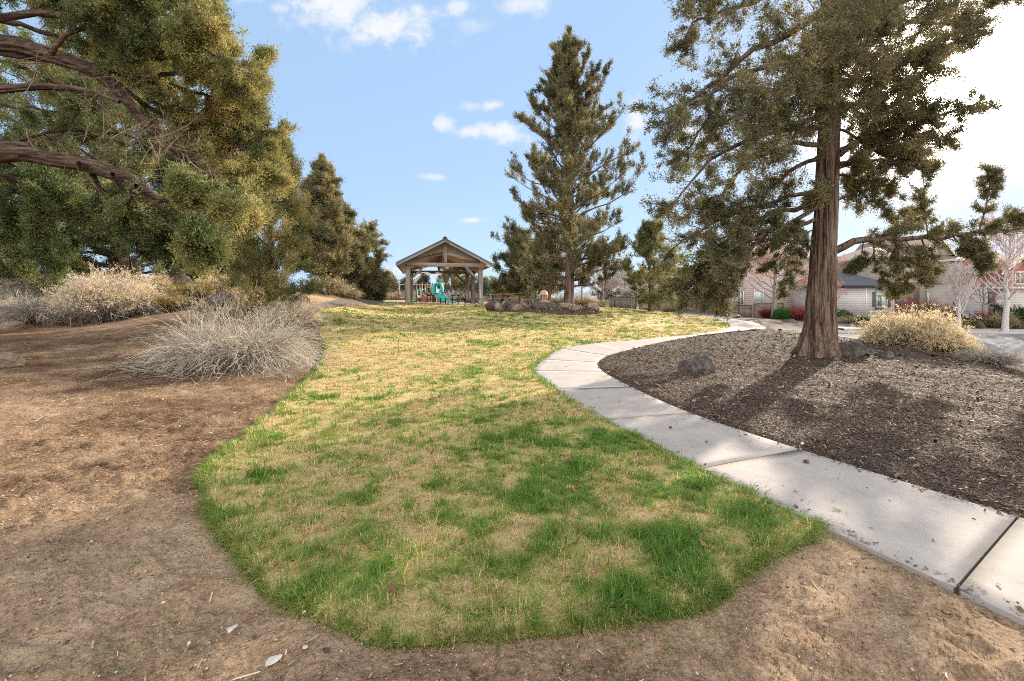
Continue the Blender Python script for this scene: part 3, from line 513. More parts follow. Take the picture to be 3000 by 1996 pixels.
def dirt_bits():
    hard = (LAWN, WALK, BED, ROAD, YARD)
    x, y, k, rg = rings([(1.2,3,4200),(3,6,1500),(6,12,300),(12,18,40)], None, 28, avoid=hard); n = len(x); r = np.hypot(x, y); s = rg.gamma(1.1, .0019, n)*np.array([1, 1.35, 2.0, 3.])[k]+.0014
    z = hgt(x, y)+micro(x, y, r)+s*.25; base = np.array([(1,0,0),(0,1,0),(-1,0,0),(0,-1,0),(.1,.1,.75),(0,0,-.6)]); F = np.array([(0,1,4),(1,2,4),(2,3,4),(3,0,4),(1,0,5),(2,1,5),(3,2,5),(0,3,5)])
    a = rg.uniform(0, 6.28, n); V = base[None]*s[:, None, None]*rg.uniform(.55, 1.3, (n, 6, 1)); c, q = np.cos(a)[:, None], np.sin(a)[:, None]
    V = np.stack([V[..., 0]*c-V[..., 1]*q*.7, V[..., 0]*q+V[..., 1]*c*.7, V[..., 2]], 2)+np.stack([x, y, z], 1)[:, None]
    T = (F[None]+(np.arange(n)*6)[:, None, None]).reshape(-1, 3); t = np.clip(rg.beta(2.4, 3.2, n), 0, 1); t[rg.random(n) < .004] = .9
    tag(link('gravel', mkmesh('gravel', V.reshape(-1, 3), T, None, M_PEB, {'tint': np.repeat(t, 6)})), 'pebbles and crumbs of soil on the bare dirt', 'gravel', kind='stuff')
    x, y, k, rg = rings([(1.4,3,90),(3,6,50),(6,12,45),(12,18,10)], None, 29, avoid=hard); n = len(x); r = np.hypot(x, y); more = rg.random(n) < np.where((x < -1) & (y > 5), 1, .45); x, y, k, r = x[more], y[more], k[more], r[more]; n = len(x)
    L = rg.gamma(2, .011, n)*np.array([1, 1.1, 1.6, 2.2])[k]+.008
    flakes('dry_litter', x, y, hgt(x, y)+micro(x, y, r)+.003, rg, L, np.minimum(L*.16, .008*np.array([1, 1, 1.8, 3])[k]), .18, M_PEB, rg.beta(1.6, 1.6, n), 'dry stalks and needles littering the bare dirt', 'litter')
    # dead leaves on the grass and by its edge
    rg = np.random.default_rng(31); pts = [(1275,1350),(1012,1655),(1005,1542),(862,1488),(1140,1725),(1385,1565),(1570,1568),(1630,1575),(1435,1870),(1320,1370),(915,1310),(1140,1510),(725,1690),(705,1575),(1120,1790),(1690,1450),(2000,1240),(1980,1330),(820,1272),(1310,1275),(1950,1265),(1460,1440)]
    pts += [(int(rg.uniform(600, 2300)), int(rg.uniform(1150, 1880))) for _ in range(50)]; p = np.array([G(*q) for q in pts]); p[:, :2] += rg.normal(0, .02, (len(p), 2)); L = rg.uniform(.022, .05, len(p))
    flakes('fallen_leaves', p[:, 0], p[:, 1], p[:, 2]+.055*inpoly(p[:, 0], p[:, 1], LAWN)+.012, rg, L, L*.7, .45, mat('dead_leaf', [(.16,.07,.045), (.34,.19,.13)], scale=20, trans=.3), rg.random(len(p)), 'small dead brown leaves lying on the grass', 'leaves')
    # green weeds in the dirt
    sp = [(405,1486),(400,1670),(400,1675),(530,1585),(165,1628),(640,1370),(360,1905),(480,1850),(320,1895),(490,1800),(560,1640),(1420,1840),(2050,1815),(2065,1850),(1805,1960),(1960,1890),(1850,1895),(2130,1760),(1940,1885),(330,1635),(800,1155),(350,1960),(720,1985),(2180,1780),(1680,1950)]
    x = []; y = []
    for q in sp:
        g = G(*q); m = rg.integers(10, 38); s = rg.uniform(.015, .045); x += list(g[0]+rg.normal(0, s, m)); y += list(g[1]+rg.normal(0, s, m))
    x, y = np.array(x), np.array(y); n = len(x); z = hgt(x, y)+micro(x, y, np.hypot(x, y)); L = rg.uniform(.012, .035, n); az = rg.uniform(0, 6.28, n); P0 = np.stack([x, y, z], 1); D = np.stack([np.cos(az)*.6, np.sin(az)*.6, np.full(n, .7)], 1)*L[:, None]; S_ = np.stack([-np.sin(az), np.cos(az), 0*az], 1)*.0018
    V = np.stack([P0-S_, P0+S_, P0+D], 1).reshape(-1, 3); tag(link('weeds', mkmesh('weeds', V, np.arange(3*n).reshape(-1, 3), None, M_GRASS, {'tint': np.repeat(rg.uniform(.6, 1, n), 3)})), 'tiny green weeds sprouting in the bare dirt', 'weeds', kind='stuff')
dirt_bits()
# ---------------------------------------------------------------- trees
UP = np.array([0, 0, 1.])
def nrm(v): return v/(np.linalg.norm(v, axis=-1, keepdims=True)+1e-9)
def tubes(mb, P, r0, r1, n=4, a=.5):
    """many tubes at once: P (K,m,3) paths, r0/r1 (K,) radii"""
    K, m, _ = P.shape
    if K == 0: return
    D = np.gradient(P, axis=1); D = nrm(D); ref = np.where(np.abs(D[:, :1, 2:]) > .9, np.array([1., 0, 0]), UP); u = nrm(np.cross(D, np.broadcast_to(ref, D.shape))); w = np.cross(D, u)
    t = np.linspace(0, 1, m)[None, :]; r = (np.asarray(r0)[:, None]*(1-t)+np.asarray(r1)[:, None]*t)[..., None, None]; th = np.arange(n)/n*2*np.pi
    V = P[:, :, None]+r*(np.cos(th)[:, None]*u[:, :, None]+np.sin(th)[:, None]*w[:, :, None]); V = V.reshape(-1, 3)
    k, i, j = np.meshgrid(np.arange(K), np.arange(m-1), np.arange(n), indexing='ij'); k, i, j = k.ravel(), i.ravel(), j.ravel(); j2 = (j+1) % n; o = k*m*n
    mb.add(V, None, np.stack([o+i*n+j, o+i*n+j2, o+(i+1)*n+j2, o+(i+1)*n+j], 1), a if np.isscalar(a) else (np.repeat(a, m*n) if a.ndim == 1 else np.repeat(a.ravel(), n)))
def interp_path(P, t):
    P = np.asarray(P, float); s = np.concatenate([[0], np.cumsum(np.linalg.norm(np.diff(P, axis=0), axis=1))]); s /= s[-1]
    return np.stack([np.interp(t, s, P[:, k]) for k in range(3)], -1)
def smooth_path(P, n):
    P = np.asarray(P, float); m = len(P); out = []; t = np.linspace(0, m-1-1e-6, n)
    for q in t:
        i = int(q); f = q-i; p0, p1, p2, p3 = P[max(i-1, 0)], P[i], P[i+1], P[min(i+2, m-1)]
        out.append(.5*((2*p1)+(-p0+p2)*f+(2*p0-5*p1+4*p2-p3)*f*f+(-p0+3*p1-3*p2+p3)*f**3))
    return np.array(out)
def side_shoots(base_paths, per, t0, t1, length, rg, along=.7, up=.35, m=4, curl=.25, taper=.5):
    """shoots off every path: returns (K*per, m, 3)"""
    K = len(base_paths); t = rg.uniform(t0, t1, (K, per)); mm = base_paths.shape[1]; f = t*(mm-1); i = np.minimum(f.astype(int), mm-2); f = f-i; kk = np.arange(K)[:, None]
    A, B = base_paths[kk, i], base_paths[kk, i+1]; p = A+(B-A)*f[..., None]; d = nrm(B-A); q = rg.normal(0, 1, d.shape); q = nrm(q-d*(q*d).sum(-1, keepdims=True))
    dirn = nrm(d*along+q*.75+UP*up*rg.uniform(.3, 1.3, (K, per, 1))); Ls = np.asarray(length); Ls = Ls[:, None] if Ls.ndim else Ls
    L = Ls*rg.uniform(.45, 1.25, (K, per))*(1-taper*t); s = np.linspace(0, 1, m); bend = nrm(rg.normal(0, 1, d.shape))*curl+UP*up*.6
    P = p[..., None, :]+dirn[..., None, :]*(L[..., None]*s)[..., None]+bend[..., None, :]*(L[..., None]*s**2)[..., None]*.5
    return P.reshape(-1, m, 3), L.ravel(), t.ravel()
def leaves(mb, C, D, tint, n, rad, ll, lw, rg, stretch=1.7, up=.25):
    """n small leaf faces round each anchor"""
    K = len(C); ks = np.exp(rg.normal(0, .28, (K, 1, 1))); off = np.clip(rg.normal(0, 1, (K, n, 3)), -1.7, 1.7)*rad/1.5*ks; dd = D[:, None]; off = off+dd*(off*dd).sum(-1, keepdims=True)*(stretch-1); P = C[:, None]+off
    d = nrm(dd*.8+nrm(off)*.7+rg.normal(0, .55, off.shape)+UP*up); s = nrm(np.cross(d, rg.normal(0, 1, d.shape))); L = ll*rg.uniform(.6, 1.4, (K, n, 1)); w = lw*rg.uniform(.7, 1.3, (K, n, 1))
    V = np.stack([P-s*w*.5-d*L*.25, P+s*w*.5-d*L*.25, P+d*L*.75], 2).reshape(-1, 3); N_ = K*n; tt = np.clip(tint[:, None]+rg.normal(0, .07, (K, n)), 0, 1).ravel()
    mb.add(V, np.arange(3*N_).reshape(-1, 3), None, np.repeat(tt, 3))
def foliate(limbs, rg, B, per=26, t0=.15, tl=1.1, sub=6, anch=3, nleaf=11, rad=.09, ll=.055, lw=.02, tbase=.4, up=.35, tintf=None, dens=1.0, along=.7, twr=.012, clump=1.0, sunny=.0, woody=None, stretch=1.7, leafup=.25):
    """limbs: list of (path (m,3), length scale).  B: MB pair (wood, crown)"""
    wood, crown = B; m = 10; LP = np.array([smooth_path(p, m) for p, s in limbs]); LS = np.array([s for p, s in limbs]); n1 = max(2, int(per*dens))
    tw, L, t = side_shoots(LP, n1, t0, 1.0, tl*LS, rg, along, up, 5); tubes(wood, tw, twr*(1-.4*t), np.full(len(tw), twr*.3), 3, rg.random(len(tw)))
    # the limb's own tip carries foliage as well
    tw2 = np.concatenate([tw, np.array([interp_path(p, np.linspace(.72, 1, 5)) for p in LP])]); L2 = np.concatenate([L, np.array([np.linalg.norm(p[-1]-p[-4]) for p in LP])])
    sh, L3, t3 = side_shoots(tw2, sub, .25, 1.0, L2*.36*clump, rg, along*1.1, up, 3); tubes(wood, sh, np.full(len(sh), twr*.35), np.full(len(sh), twr*.15), 3, rg.random(len(sh)))
    tt = np.linspace(.35, 1.0, anch); C = np.concatenate([sh[:, 0]*(1-q)+sh[:, 2]*q for q in tt]); D = np.tile(nrm(sh[:, 2]-sh[:, 0]), (anch, 1))
    tips = tw2[:, -1]; C = np.concatenate([C, tips]); D = np.concatenate([D, nrm(tw2[:, -1]-tw2[:, -2])])
    tn = fbm(C[:, 0]*1.3/clump, C[:, 1]*1.3, C[:, 2]*1.3, s=71, o=3); tint = tbase+(tn-.5)*1.0+rg.normal(0, .05, len(C))
    if tintf is not None: tint = tint+tintf(C)
    leaves(crown, C, D, np.clip(tint, 0, 1), nleaf, rad, ll, lw, rg, stretch, leafup); return C
def bark_trunk(path, radii, nseg=28, rows=60, furrow=.04, flare=0, seed=0, lobes=7, mb=None):
    P = smooth_path(path, rows); t = np.linspace(0, 1, rows); r = np.interp(t, np.linspace(0, 1, len(radii)), radii); D = nrm(np.gradient(P, axis=0)); u = nrm(np.cross(D, np.array([0, 1., .02]))); w = np.cross(D, u)
    th = np.arange(nseg)/nseg*2*np.pi; s = np.concatenate([[0], np.cumsum(np.linalg.norm(np.diff(P, axis=0), axis=1))]); TH, S_ = np.meshgrid(th, s); tw = TH+S_*.12
    c, q = np.cos(tw), np.sin(tw); R_ = r[:, None]*np.ones_like(TH); fl = np.exp(-S_/.34)*flare; R_ = R_*(1+fl*(.55+.45*np.sin(tw*lobes+seed)*np.cos(tw*3+1.7)))
    k = 1/(r[0]+1e-6); rid = 1-np.abs(2*fbm(c*3.2+5, q*3.2, S_*.55, s=seed, o=3)-1); fine = fbm(c*11, q*11, S_*1.6, s=seed+9, o=3)-.5
    R_ = R_*(1+(rid-.75)*furrow*3.2+fine*furrow*1.6+(fbm(c*1.2, q*1.2, S_*.8, s=seed+3)-.5)*.16)
    V = P[:, None]+R_[..., None]*(np.cos(TH)[..., None]*u[:, None]+np.sin(TH)[..., None]*w[:, None]); i, j = np.meshgrid(np.arange(rows-1), np.arange(nseg), indexing='ij'); i, j = i.ravel(), j.ravel(); j2 = (j+1) % nseg
    mb.add(V.reshape(-1, 3), None, np.stack([i*nseg+j, i*nseg+j2, (i+1)*nseg+j2, (i+1)*nseg+j], 1), (rid*.6+.2).ravel())
def finish_tree(name, label, base, trunk, wood, crown, mbark, mtwig, mfol, group=None, cat='tree', limbmb=None, mlimb=None):
    base = Vector(base); t = thing(name, label, cat, base, group=group); off = np.array(base)
    for nm, mb, m, sm in (('trunk', trunk, mbark, True), ('limbs', limbmb, mlimb or mbark, True), ('branches', wood, mtwig, False), ('crown', crown, mfol, False)):
        if mb is None or not mb.V: continue
        for v in mb.V: v -= off
        mb.build(nm, m, t, smooth=sm)
    return t
def juniper(name, label, base, H, prof, nl, seed, tr=.2, crown0=.12, rise=(.05, .9), leafmat=M_FOL, tbase=.4, tl=1.0, per=14, sub=5, anch=3, nleaf=9, ll=.09, lw=.035, rad=.12, lean=(0, 0), bare=.12, twr=.012, tintf=None, group=None, up=.35, az_bias=None, clump=1.0, flare=.5, stretch=1.7):
    """single trunk; prof(h01) gives crown radius in m; limbs rise steeper towards the top"""
    rg = np.random.default_rng(seed); base = np.array(base, float); ts = np.linspace(0, 1, 7)
    path = base+np.stack([lean[0]*ts**1.3*H+rg.normal(0, .012*H, 7)*ts*(1-ts)*3, lean[1]*ts*H+rg.normal(0, .012*H, 7)*ts*(1-ts)*3, ts*H-.15*(ts == 0)], 1)
    trunk, lm, wood, crown = MB(), MB(), MB(), MB(); bark_trunk(path, list(tr*np.array([1.15, .9, .75, .55, .38, .2, .04])), 18, 36, .05, flare, seed, mb=trunk)
    limbs = []; LPs = []; r0 = []
    for i in range(nl):
        h = crown0+(1-crown0)*(i+rg.uniform(0, 1))/nl*.97; az = i*2.399+rg.normal(0, .4)
        if az_bias is not None and rg.random() < .5: az = az_bias+rg.normal(0, .8)
        Lr = prof(h)*rg.uniform(.72, 1.12); el = rise[0]+(rise[1]-rise[0])*h**1.2+rg.normal(0, .12); p = interp_path(path, np.array([max(h-.06, .02)]))[0]; d = np.array([math.cos(az), math.sin(az), 0])
        q = [p]; s = Lr/ max(math.cos(el), .35)
        for k in (.33, .66, 1.0): q.append(p+d*Lr*k+UP*(math.sin(el)*s*k+.12*Lr*(k**2))+rg.normal(0, .05*Lr, 3))
        limbs.append((q, .35+.65*min(1, Lr/(prof(.35)+.01)))); LPs.append(smooth_path(q, 8)); r0.append(tr*.32*(1-.75*h)+.008)
    tubes(lm, np.array(LPs), np.array(r0), np.full(nl, .008), 6, .5)
    top = interp_path(path, np.linspace(.8, 1, 4)); limbs.append((top, .35))
    foliate(limbs, rg, (wood, crown), per=per, t0=bare, tl=tl, sub=sub, anch=anch, nleaf=nleaf, rad=rad, ll=ll, lw=lw, tbase=tbase, up=up, tintf=tintf, twr=twr, clump=clump, stretch=stretch)
    return finish_tree(name, label, base, trunk, wood, crown, M_BARK, M_TWIG, leafmat, group, limbmb=lm)
def prof_pts(pts):
    h = [p[0] for p in pts]; r = [p[1] for p in pts]; return lambda q: float(np.interp(q, h, r))
# --- the big juniper on the mulch mound
def big_juniper():
    rg = np.random.default_rng(101); Y0 = 12.0; base = np.array(G(2398, 1046)); Y0 = base[1]
    def L(pts, d0=0, d1=0, s=1.0, r=.07): 
        n = len(pts); return [np.array(at(px, py, Y0+d0+(d1-d0)*i/(n-1))) for i, (px, py) in enumerate(pts)], s, r
    trunk, lm, wood, crown = MB(), MB(), MB(), MB()
    tp = [(2400,1062),(2403,960),(2408,850),(2413,740),(2420,600),(2429,400),(2436,200),(2452,20),(2470,-150),(2500,-400),(2520,-620)]
    bark_trunk([np.array(at(px, py, Y0)) for px, py in tp], [.38,.335,.295,.272,.25,.23,.21,.22,.18,.12,.03], 180, 380, .10, 1.45, 5, 6, mb=trunk)
    bark_trunk([np.array(p) for p in L([(2448,60),(2415,-20),(2330,-130),(2270,-300),(2240,-450)], 0, -1)[0]], [.17,.15,.12,.07,.02], 24, 50, .05, 0, 8, mb=trunk)
    S = [L([(2440,20),(2390,45),(2302,109),(2187,166),(2089,247),(2015,298),(1925,333)],0,-1.5,.8,.11), L([(2394,425),(2273,436),(2175,488),(2118,574),(2053,640)],0,-1,.75,.07), L([(2395,597),(2273,620),(2187,666),(2100,740),(2053,820)],0,-.8,.8,.07),
         L([(2400,459),(2302,516),(2221,597),(2152,660)],0,1,.7,.06), L([(2410,172),(2244,190),(2130,241),(2032,321),(1967,390)],0,-2,.8,.07), L([(2424,298),(2302,310),(2158,344),(2072,402),(1990,500)],0,1.2,.8,.07),
         L([(2400,373),(2244,390),(2101,459),(2025,535),(1960,620)],0,-1.5,.85,.07), L([(2390,608),(2244,689),(2130,735),(2075,800)],0,-1.5,.75,.06), L([(2445,0),(2302,-29),(2130,29),(2036,70),(2008,130)],0,0,.7,.07),
         L([(2450,-100),(2302,-110),(2120,-60),(2030,0)],0,.5,.8,.07), L([(2450,-200),(2300,-240),(2150,-200)],0,-1,.9,.07), L([(2330,-130),(2180,-120),(2090,-30)],-.5,-2,.8,.05),
         L([(2395,560),(2260,590),(2120,640),(2010,700),(1960,740)],0,1.8,.7,.06), L([(2395,640),(2200,720),(2090,800),(2060,880)],0,.3,.65,.05), L([(2244,689),(2170,760),(2120,830),(2095,880)],-.5,-.6,.55,.04), L([(2187,700),(2100,745),(2040,810),(2000,850)],-.5,-.9,.6,.04),
         L([(2405,300),(2250,260),(2120,300),(2020,420),(1985,470)],0,2,.8,.06), L([(2420,240),(2330,250),(2210,310)],0,-3,.9,.05), L([(2425,320),(2350,360),(2240,420)],0,-3,.8,.05),
         L([(2430,150),(2390,160),(2340,220)],0,-3.4,.9,.05), L([(2440,80),(2430,90),(2420,170)],0,-3.2,.9,.05), L([(2432,200),(2440,240),(2440,320)],0,-2.8,.75,.05), L([(2430,100),(2500,60),(2560,100)],0,-3,.9,.05),
         L([(2435,220),(2520,230),(2600,290)],0,-2.4,.75,.05), L([(2415,560),(2400,560),(2385,590)],0,-1.6,.3,.02),
         L([(2455,445),(2531,402),(2623,287),(2704,212),(2796,144),(2850,80)],0,1,.62,.09), L([(2460,455),(2560,396),(2675,344),(2790,327),(2900,298)],0,-.5,.48,.07), L([(2460,480),(2589,425),(2675,395),(2770,402)],0,-1,.5,.06),
         L([(2450,240),(2560,230),(2650,180),(2760,120),(2845,60)],0,-1,.6,.07), L([(2470,57),(2646,0),(2818,-25),(2950,-5)],0,0,.55,.07), L([(2450,517),(2549,528),(2617,557)],0,1,.4,.04),
         L([(2460,300),(2600,330),(2720,330)],0,-1,.5,.05), L([(2455,180),(2600,180),(2730,190)],0,-1.5,.65,.06), L([(2470,20),(2620,60),(2780,70),(2850,110)],0,.8,.6,.06), L([(2460,380),(2560,440),(2660,480),(2730,500)],0,.5,.4,.04), L([(2455,120),(2550,20),(2680,-40)],0,-1.5,.7,.05), L([(2440,500),(2520,470),(2620,470),(2700,440)],0,-1,.42,.04),
         L([(2450,-60),(2600,-120),(2750,-120)],0,-1,.9,.07), L([(2440,100),(2560,90),(2700,60),(2790,40)],0,1.5,.75,.07), L([(2440,160),(2540,170),(2620,230),(2680,250)],0,1,.5,.05),
         L([(2440,600),(2500,560),(2560,590),(2640,640),(2690,650)],0,1.5,.45,.04), L([(2440,300),(2520,330),(2600,370),(2640,440)],0,1,.5,.04), L([(2460,-300),(2600,-330),(2700,-400)],0,1,.9,.05), L([(2500,-400),(2380,-480),(2300,-600)],0,1,.8,.04), L([(2480,-250),(2560,-350),(2540,-500)],0,-1.5,.8,.04)]
    low = [L([(2445,735),(2500,706),(2560,700),(2618,703),(2732,697),(2818,689),(2880,672),(2935,655)],0,-1,.42,.10)]
    S2 = [L([(2720,698),(2712,640),(2708,560),(2700,470)],-.4,-.3,.26,.02), L([(2870,672),(2890,600),(2897,550),(2905,500)],-.8,-.9,.32,.02), L([(2620,705),(2640,770),(2655,840)],-.2,-.2,.28,.02), L([(2560,702),(2565,770),(2600,840),(2625,860)],-.2,0,.26,.02),
          L([(2700,700),(2720,770),(2695,815)],-.3,-.5,.32,.02), L([(2790,692),(2840,740),(2880,775)],-.5,-.6,.30,.02), L([(2935,655),(2965,640),(2980,640)],-1,-1,.26,.02), L([(2830,690),(2850,720),(2900,770)],-.5,-1,.26,.02), L([(2530,705),(2520,760),(2500,790)],-.1,.2,.2,.015), L([(2650,704),(2700,760),(2740,800)],-.1,.2,.3,.015)]
    S3 = [L([(2392,690),(2345,735),(2325,790),(2292,850)],0,-.3,.24,.02), L([(2392,670),(2330,700),(2270,770),(2245,790)],0,.4,.28,.02), L([(2390,640),(2300,690),(2230,730)],0,.8,.35,.02)]
    for pts, s, r in S+low: 
        q = smooth_path(pts, 14); q[1:-1] += rg.normal(0, .035, (12, 3)); tubes(lm, q[None], np.array([r]), np.array([.012]), 8, .5)
    for pts, s, r in S2+S3: tubes(lm, smooth_path(pts, 10)[None], np.array([r]), np.array([.006]), 5, .5)
    tf = lambda C: .16*np.clip((C[:, 2]-1.0)/-2, -1, 1)*0
    foliate([(p, s) for p, s, r in S], rg, (wood, crown), per=38, t0=.12, tl=1.5, sub=8, anch=3, nleaf=12, rad=.055, ll=.052, lw=.025, tbase=.42, up=.02, clump=1.0, tintf=tf, stretch=2.0)
    foliate([(p, s) for p, s, r in S2+S3], rg, (wood, crown), per=26, t0=.12, tl=1.5, sub=7, anch=4, nleaf=9, rad=.042, ll=.045, lw=.022, tbase=.45, up=-.05, clump=.9, stretch=2.0)
    foliate([(p, s) for p, s, r in low], rg, (wood, crown), per=58, t0=.2, tl=1.7, sub=7, anch=4, nleaf=9, rad=.045, ll=.045, lw=.022, tbase=.45, up=.1, clump=.9, stretch=2.0)
    finish_tree('juniper_tree', 'tall juniper with thick shaggy red-brown trunk rising from the mulch mound beside the path', base, trunk, wood, crown, M_BARK, M_TWIG, M_FOL, limbmb=lm)
big_juniper()
juniper('juniper_tree', 'full juniper behind the berm rocks, between the twisting trunk and the golden one', on(575, 22.5), 6.6, prof_pts([(0, 1.2), (.2, 2.4), (.5, 2.5), (.8, 1.5), (1, .2)]), 50, 312, tr=.2, crown0=.05, rise=(-.05, .9), leafmat=M_FOLG, tbase=.42, tl=1.3, per=13, sub=6, nleaf=12, ll=.085, lw=.035, rad=.11)
# --- the near juniper whose limbs reach in from the left
def near_juniper():
    rg = np.random.default_rng(202); Y0 = 7.0; base = np.array((-12.6, 6.6, hz1(-12.6, 6.6)))
    def L(pts, Ya, Yb, s=1.0, r=.07): n = len(pts); return [np.array(at(px, py, Ya+(Yb-Ya)*i/(n-1))) for i, (px, py) in enumerate(pts)], s, r
    trunk, lm, wood, crown = MB(), MB(), MB(), MB()
    bark_trunk([base, base+(.2, 0, 1.5), base+(.5, 0, 3.2), base+(.6, .1, 5.5), base+(.9, .2, 8.0)], [.5,.42,.36,.26,.08], 60, 110, .05, .5, 15, mb=trunk)
    B1 = L([(-980,560),(-500,480),(0,446),(90,452),(170,470),(250,484),(340,512),(400,532),(450,575),(520,600),(570,640)],6.8,6.6,.30,.175)
    B2 = L([(-980,350),(-400,150),(0,130),(150,165),(300,225),(400,330),(480,430),(560,500)],7,7.6,.5,.18)
    B3 = L([(-980,400),(-300,280),(0,262),(120,255),(250,265),(350,300)],7,6.6,.3,.10)
    for (pts, s, r), e in ((B1, .04), (B2, .03), (B3, .02)): bark_trunk(pts, [r, r*.85, r*.72, r*.6, r*.5, r*.36, r*.2, e], 48, 170, .13, 0, 21, mb=lm)
    S = [L([(-300,-60),(0,-110),(300,-80),(520,-30),(640,50)],7,7.5,.75,.07), L([(-300,60),(-50,50),(250,50),(450,95),(600,140),(680,185)],7,7,.75,.07), L([(0,150),(250,195),(420,230),(600,280),(735,320)],7.2,8,.75,.07),
         L([(300,222),(450,325),(620,390),(790,430)],7.6,8.6,.72,.05), L([(600,290),(690,320),(735,245),(772,165)],8,8.2,.28,.03), L([(400,330),(520,440),(660,500),(760,550)],7.6,8.4,.62,.05), L([(440,600),(540,575),(640,590),(700,630)],6,6.0,.42,.03),
         L([(470,650),(560,700),(610,750)],6,6.4,.4,.02), L([(300,100),(400,-10),(500,-60),(600,-40)],7.2,8,.8,.05), L([(420,230),(540,220),(640,240),(740,280)],7.4,7.4,.62,.04), L([(500,330),(620,340),(740,380),(810,400)],8,9,.62,.04),
         L([(150,160),(260,60),(330,0),(380,-60)],7,6.5,.6,.04), L([(560,500),(640,520),(700,580),(750,640)],7.6,8,.5,.03), L([(300,225),(420,170),(540,120),(620,80)],7.6,6.8,.6,.04), L([(620,390),(700,430),(760,500),(800,530)],8,8.4,.6,.03)]
    S += [L([(-200,0),(100,-20),(260,60),(420,150)],8,8,.85,.05), L([(0,60),(180,110),(330,150),(470,210)],8.5,8.5,.8,.05), L([(-100,130),(60,200),(160,240),(260,330)],9,9,.8,.05), L([(200,-60),(420,20),(560,90),(650,180)],8,8.6,.8,.05), L([(450,300),(560,350),(680,420),(760,480)],8.4,8.8,.65,.04), L([(-100,-60),(60,-40),(200,0),(300,60)],7.6,7.4,.8,.05), L([(560,500),(640,560),(690,610)],8.4,9,.5,.03)]
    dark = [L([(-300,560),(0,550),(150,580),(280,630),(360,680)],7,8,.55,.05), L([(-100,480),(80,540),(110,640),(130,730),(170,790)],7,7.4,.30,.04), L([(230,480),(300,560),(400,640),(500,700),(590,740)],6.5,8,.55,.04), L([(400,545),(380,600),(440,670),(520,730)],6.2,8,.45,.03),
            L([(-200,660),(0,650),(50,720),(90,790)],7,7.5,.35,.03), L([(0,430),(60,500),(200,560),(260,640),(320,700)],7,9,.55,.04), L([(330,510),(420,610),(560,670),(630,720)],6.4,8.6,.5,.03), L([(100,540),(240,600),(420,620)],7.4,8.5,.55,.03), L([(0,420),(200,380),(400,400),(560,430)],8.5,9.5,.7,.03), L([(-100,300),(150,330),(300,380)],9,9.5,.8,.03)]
    for pts, s, r in S+dark: q = smooth_path(pts, 14); q[1:-1] += rg.normal(0, .03, (12, 3)); tubes(lm, q[None], np.array([r]), np.array([.008]), 6, .5)
    sun_ = lambda C: np.clip((C[:, 0]+6.2)*.08, -.15, .14)+.04*(C[:, 2] > 4)  # sunlight put into the leaf tint: lighter towards the sun side and high up
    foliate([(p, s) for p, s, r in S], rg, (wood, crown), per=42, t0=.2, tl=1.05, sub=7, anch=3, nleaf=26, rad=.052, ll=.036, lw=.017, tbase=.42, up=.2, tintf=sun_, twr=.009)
    foliate([(p, s) for p, s, r in dark], rg, (wood, crown), per=38, t0=.12, tl=1.0, sub=7, anch=3, nleaf=18, rad=.052, ll=.037, lw=.018, tbase=.25, up=-.1, twr=.009)  # darker leaf tint paints in the shade of the crown's underside
    # bare grey twigs under the limbs
    tw = MB(); bl = np.array([smooth_path(L(p, 6.4, 6.8)[0], 10) for p in ([(0,300),(150,270),(300,300),(420,370)], [(0,180),(120,200),(250,230),(380,260)], [(100,440),(250,420),(380,400),(470,420)], [(420,380),(500,430),(600,480),(690,500)], [(330,505),(420,480),(520,470),(600,480)], [(0,330),(120,400),(200,420),(330,400)])])
    a, l1, _ = side_shoots(bl, 16, .1, 1, .75, rg, .6, .1, 6, .9); b, l2, _ = side_shoots(a, 4, .3, 1, .3, rg, .6, .1, 4, .8); tubes(tw, a, np.full(len(a), .007), np.full(len(a), .002), 3, rg.uniform(.3, .9, len(a))); tubes(tw, b, np.full(len(b), .003), np.full(len(b), .001), 3, rg.uniform(.3, 1, len(b)))
    t = finish_tree('juniper_tree', 'huge spreading juniper with heavy limbs reaching in from the left edge', base, trunk, wood, crown, M_BARK, M_TWIG, M_FOLG, limbmb=lm, mlimb=M_BARKH)
    for v in tw.V: v -= base
    tw.build('dead_twigs', M_TWIG, t)
near_juniper()
juniper('juniper_tree', 'golden-tipped juniper crowding the right end of the berm shrubs', on(795, 15.5), 6.0, prof_pts([(0, .75), (.25, 1.25), (.5, 1.25), (.75, .95), (1, .2)]), 46, 303, tr=.16, crown0=.02, rise=(.1, 1.0), leafmat=M_FOLG, tbase=.62, tl=.9, per=15, sub=6, nleaf=15, ll=.055, lw=.022, rad=.08, up=.5)
juniper('juniper_tree', 'juniper with a twisting dark trunk behind the tall flowering shrub', on(352, 20), 9.6, prof_pts([(0, 1.5), (.1, 3.2), (.5, 4.2), (.8, 2.8), (1, .3)]), 70, 304, tr=.34, crown0=.09, rise=(-.05, .8), leafmat=M_FOLG, tbase=.42, tl=1.5, per=13, sub=6, nleaf=13, ll=.09, lw=.035, rad=.12, lean=(-.05, 0))
juniper('juniper_tree', 'dark-trunked juniper at the far left edge behind the grey shrub', on(78, 17.5), 6.2, prof_pts([(0, 1.0), (.3, 2.4), (.6, 2.6), (1, .3)]), 40, 305, tr=.2, crown0=.2, rise=(-.2, .7), leafmat=M_FOLG, tbase=.3, tl=1.3, per=13, sub=6, nleaf=12, ll=.08, lw=.03, rad=.11)
juniper('juniper_tree', 'small bluish juniper in the gap between the left trees', on(705, 24), 2.5, prof_pts([(0, 1.3), (.4, 1.3), (.7, .8), (1, .1)]), 30, 306, tr=.07, crown0=.03, rise=(.1, 1.0), leafmat=M_FOLB, tbase=.5, tl=.7, per=10, sub=5, nleaf=10, ll=.09, lw=.035, rad=.1)
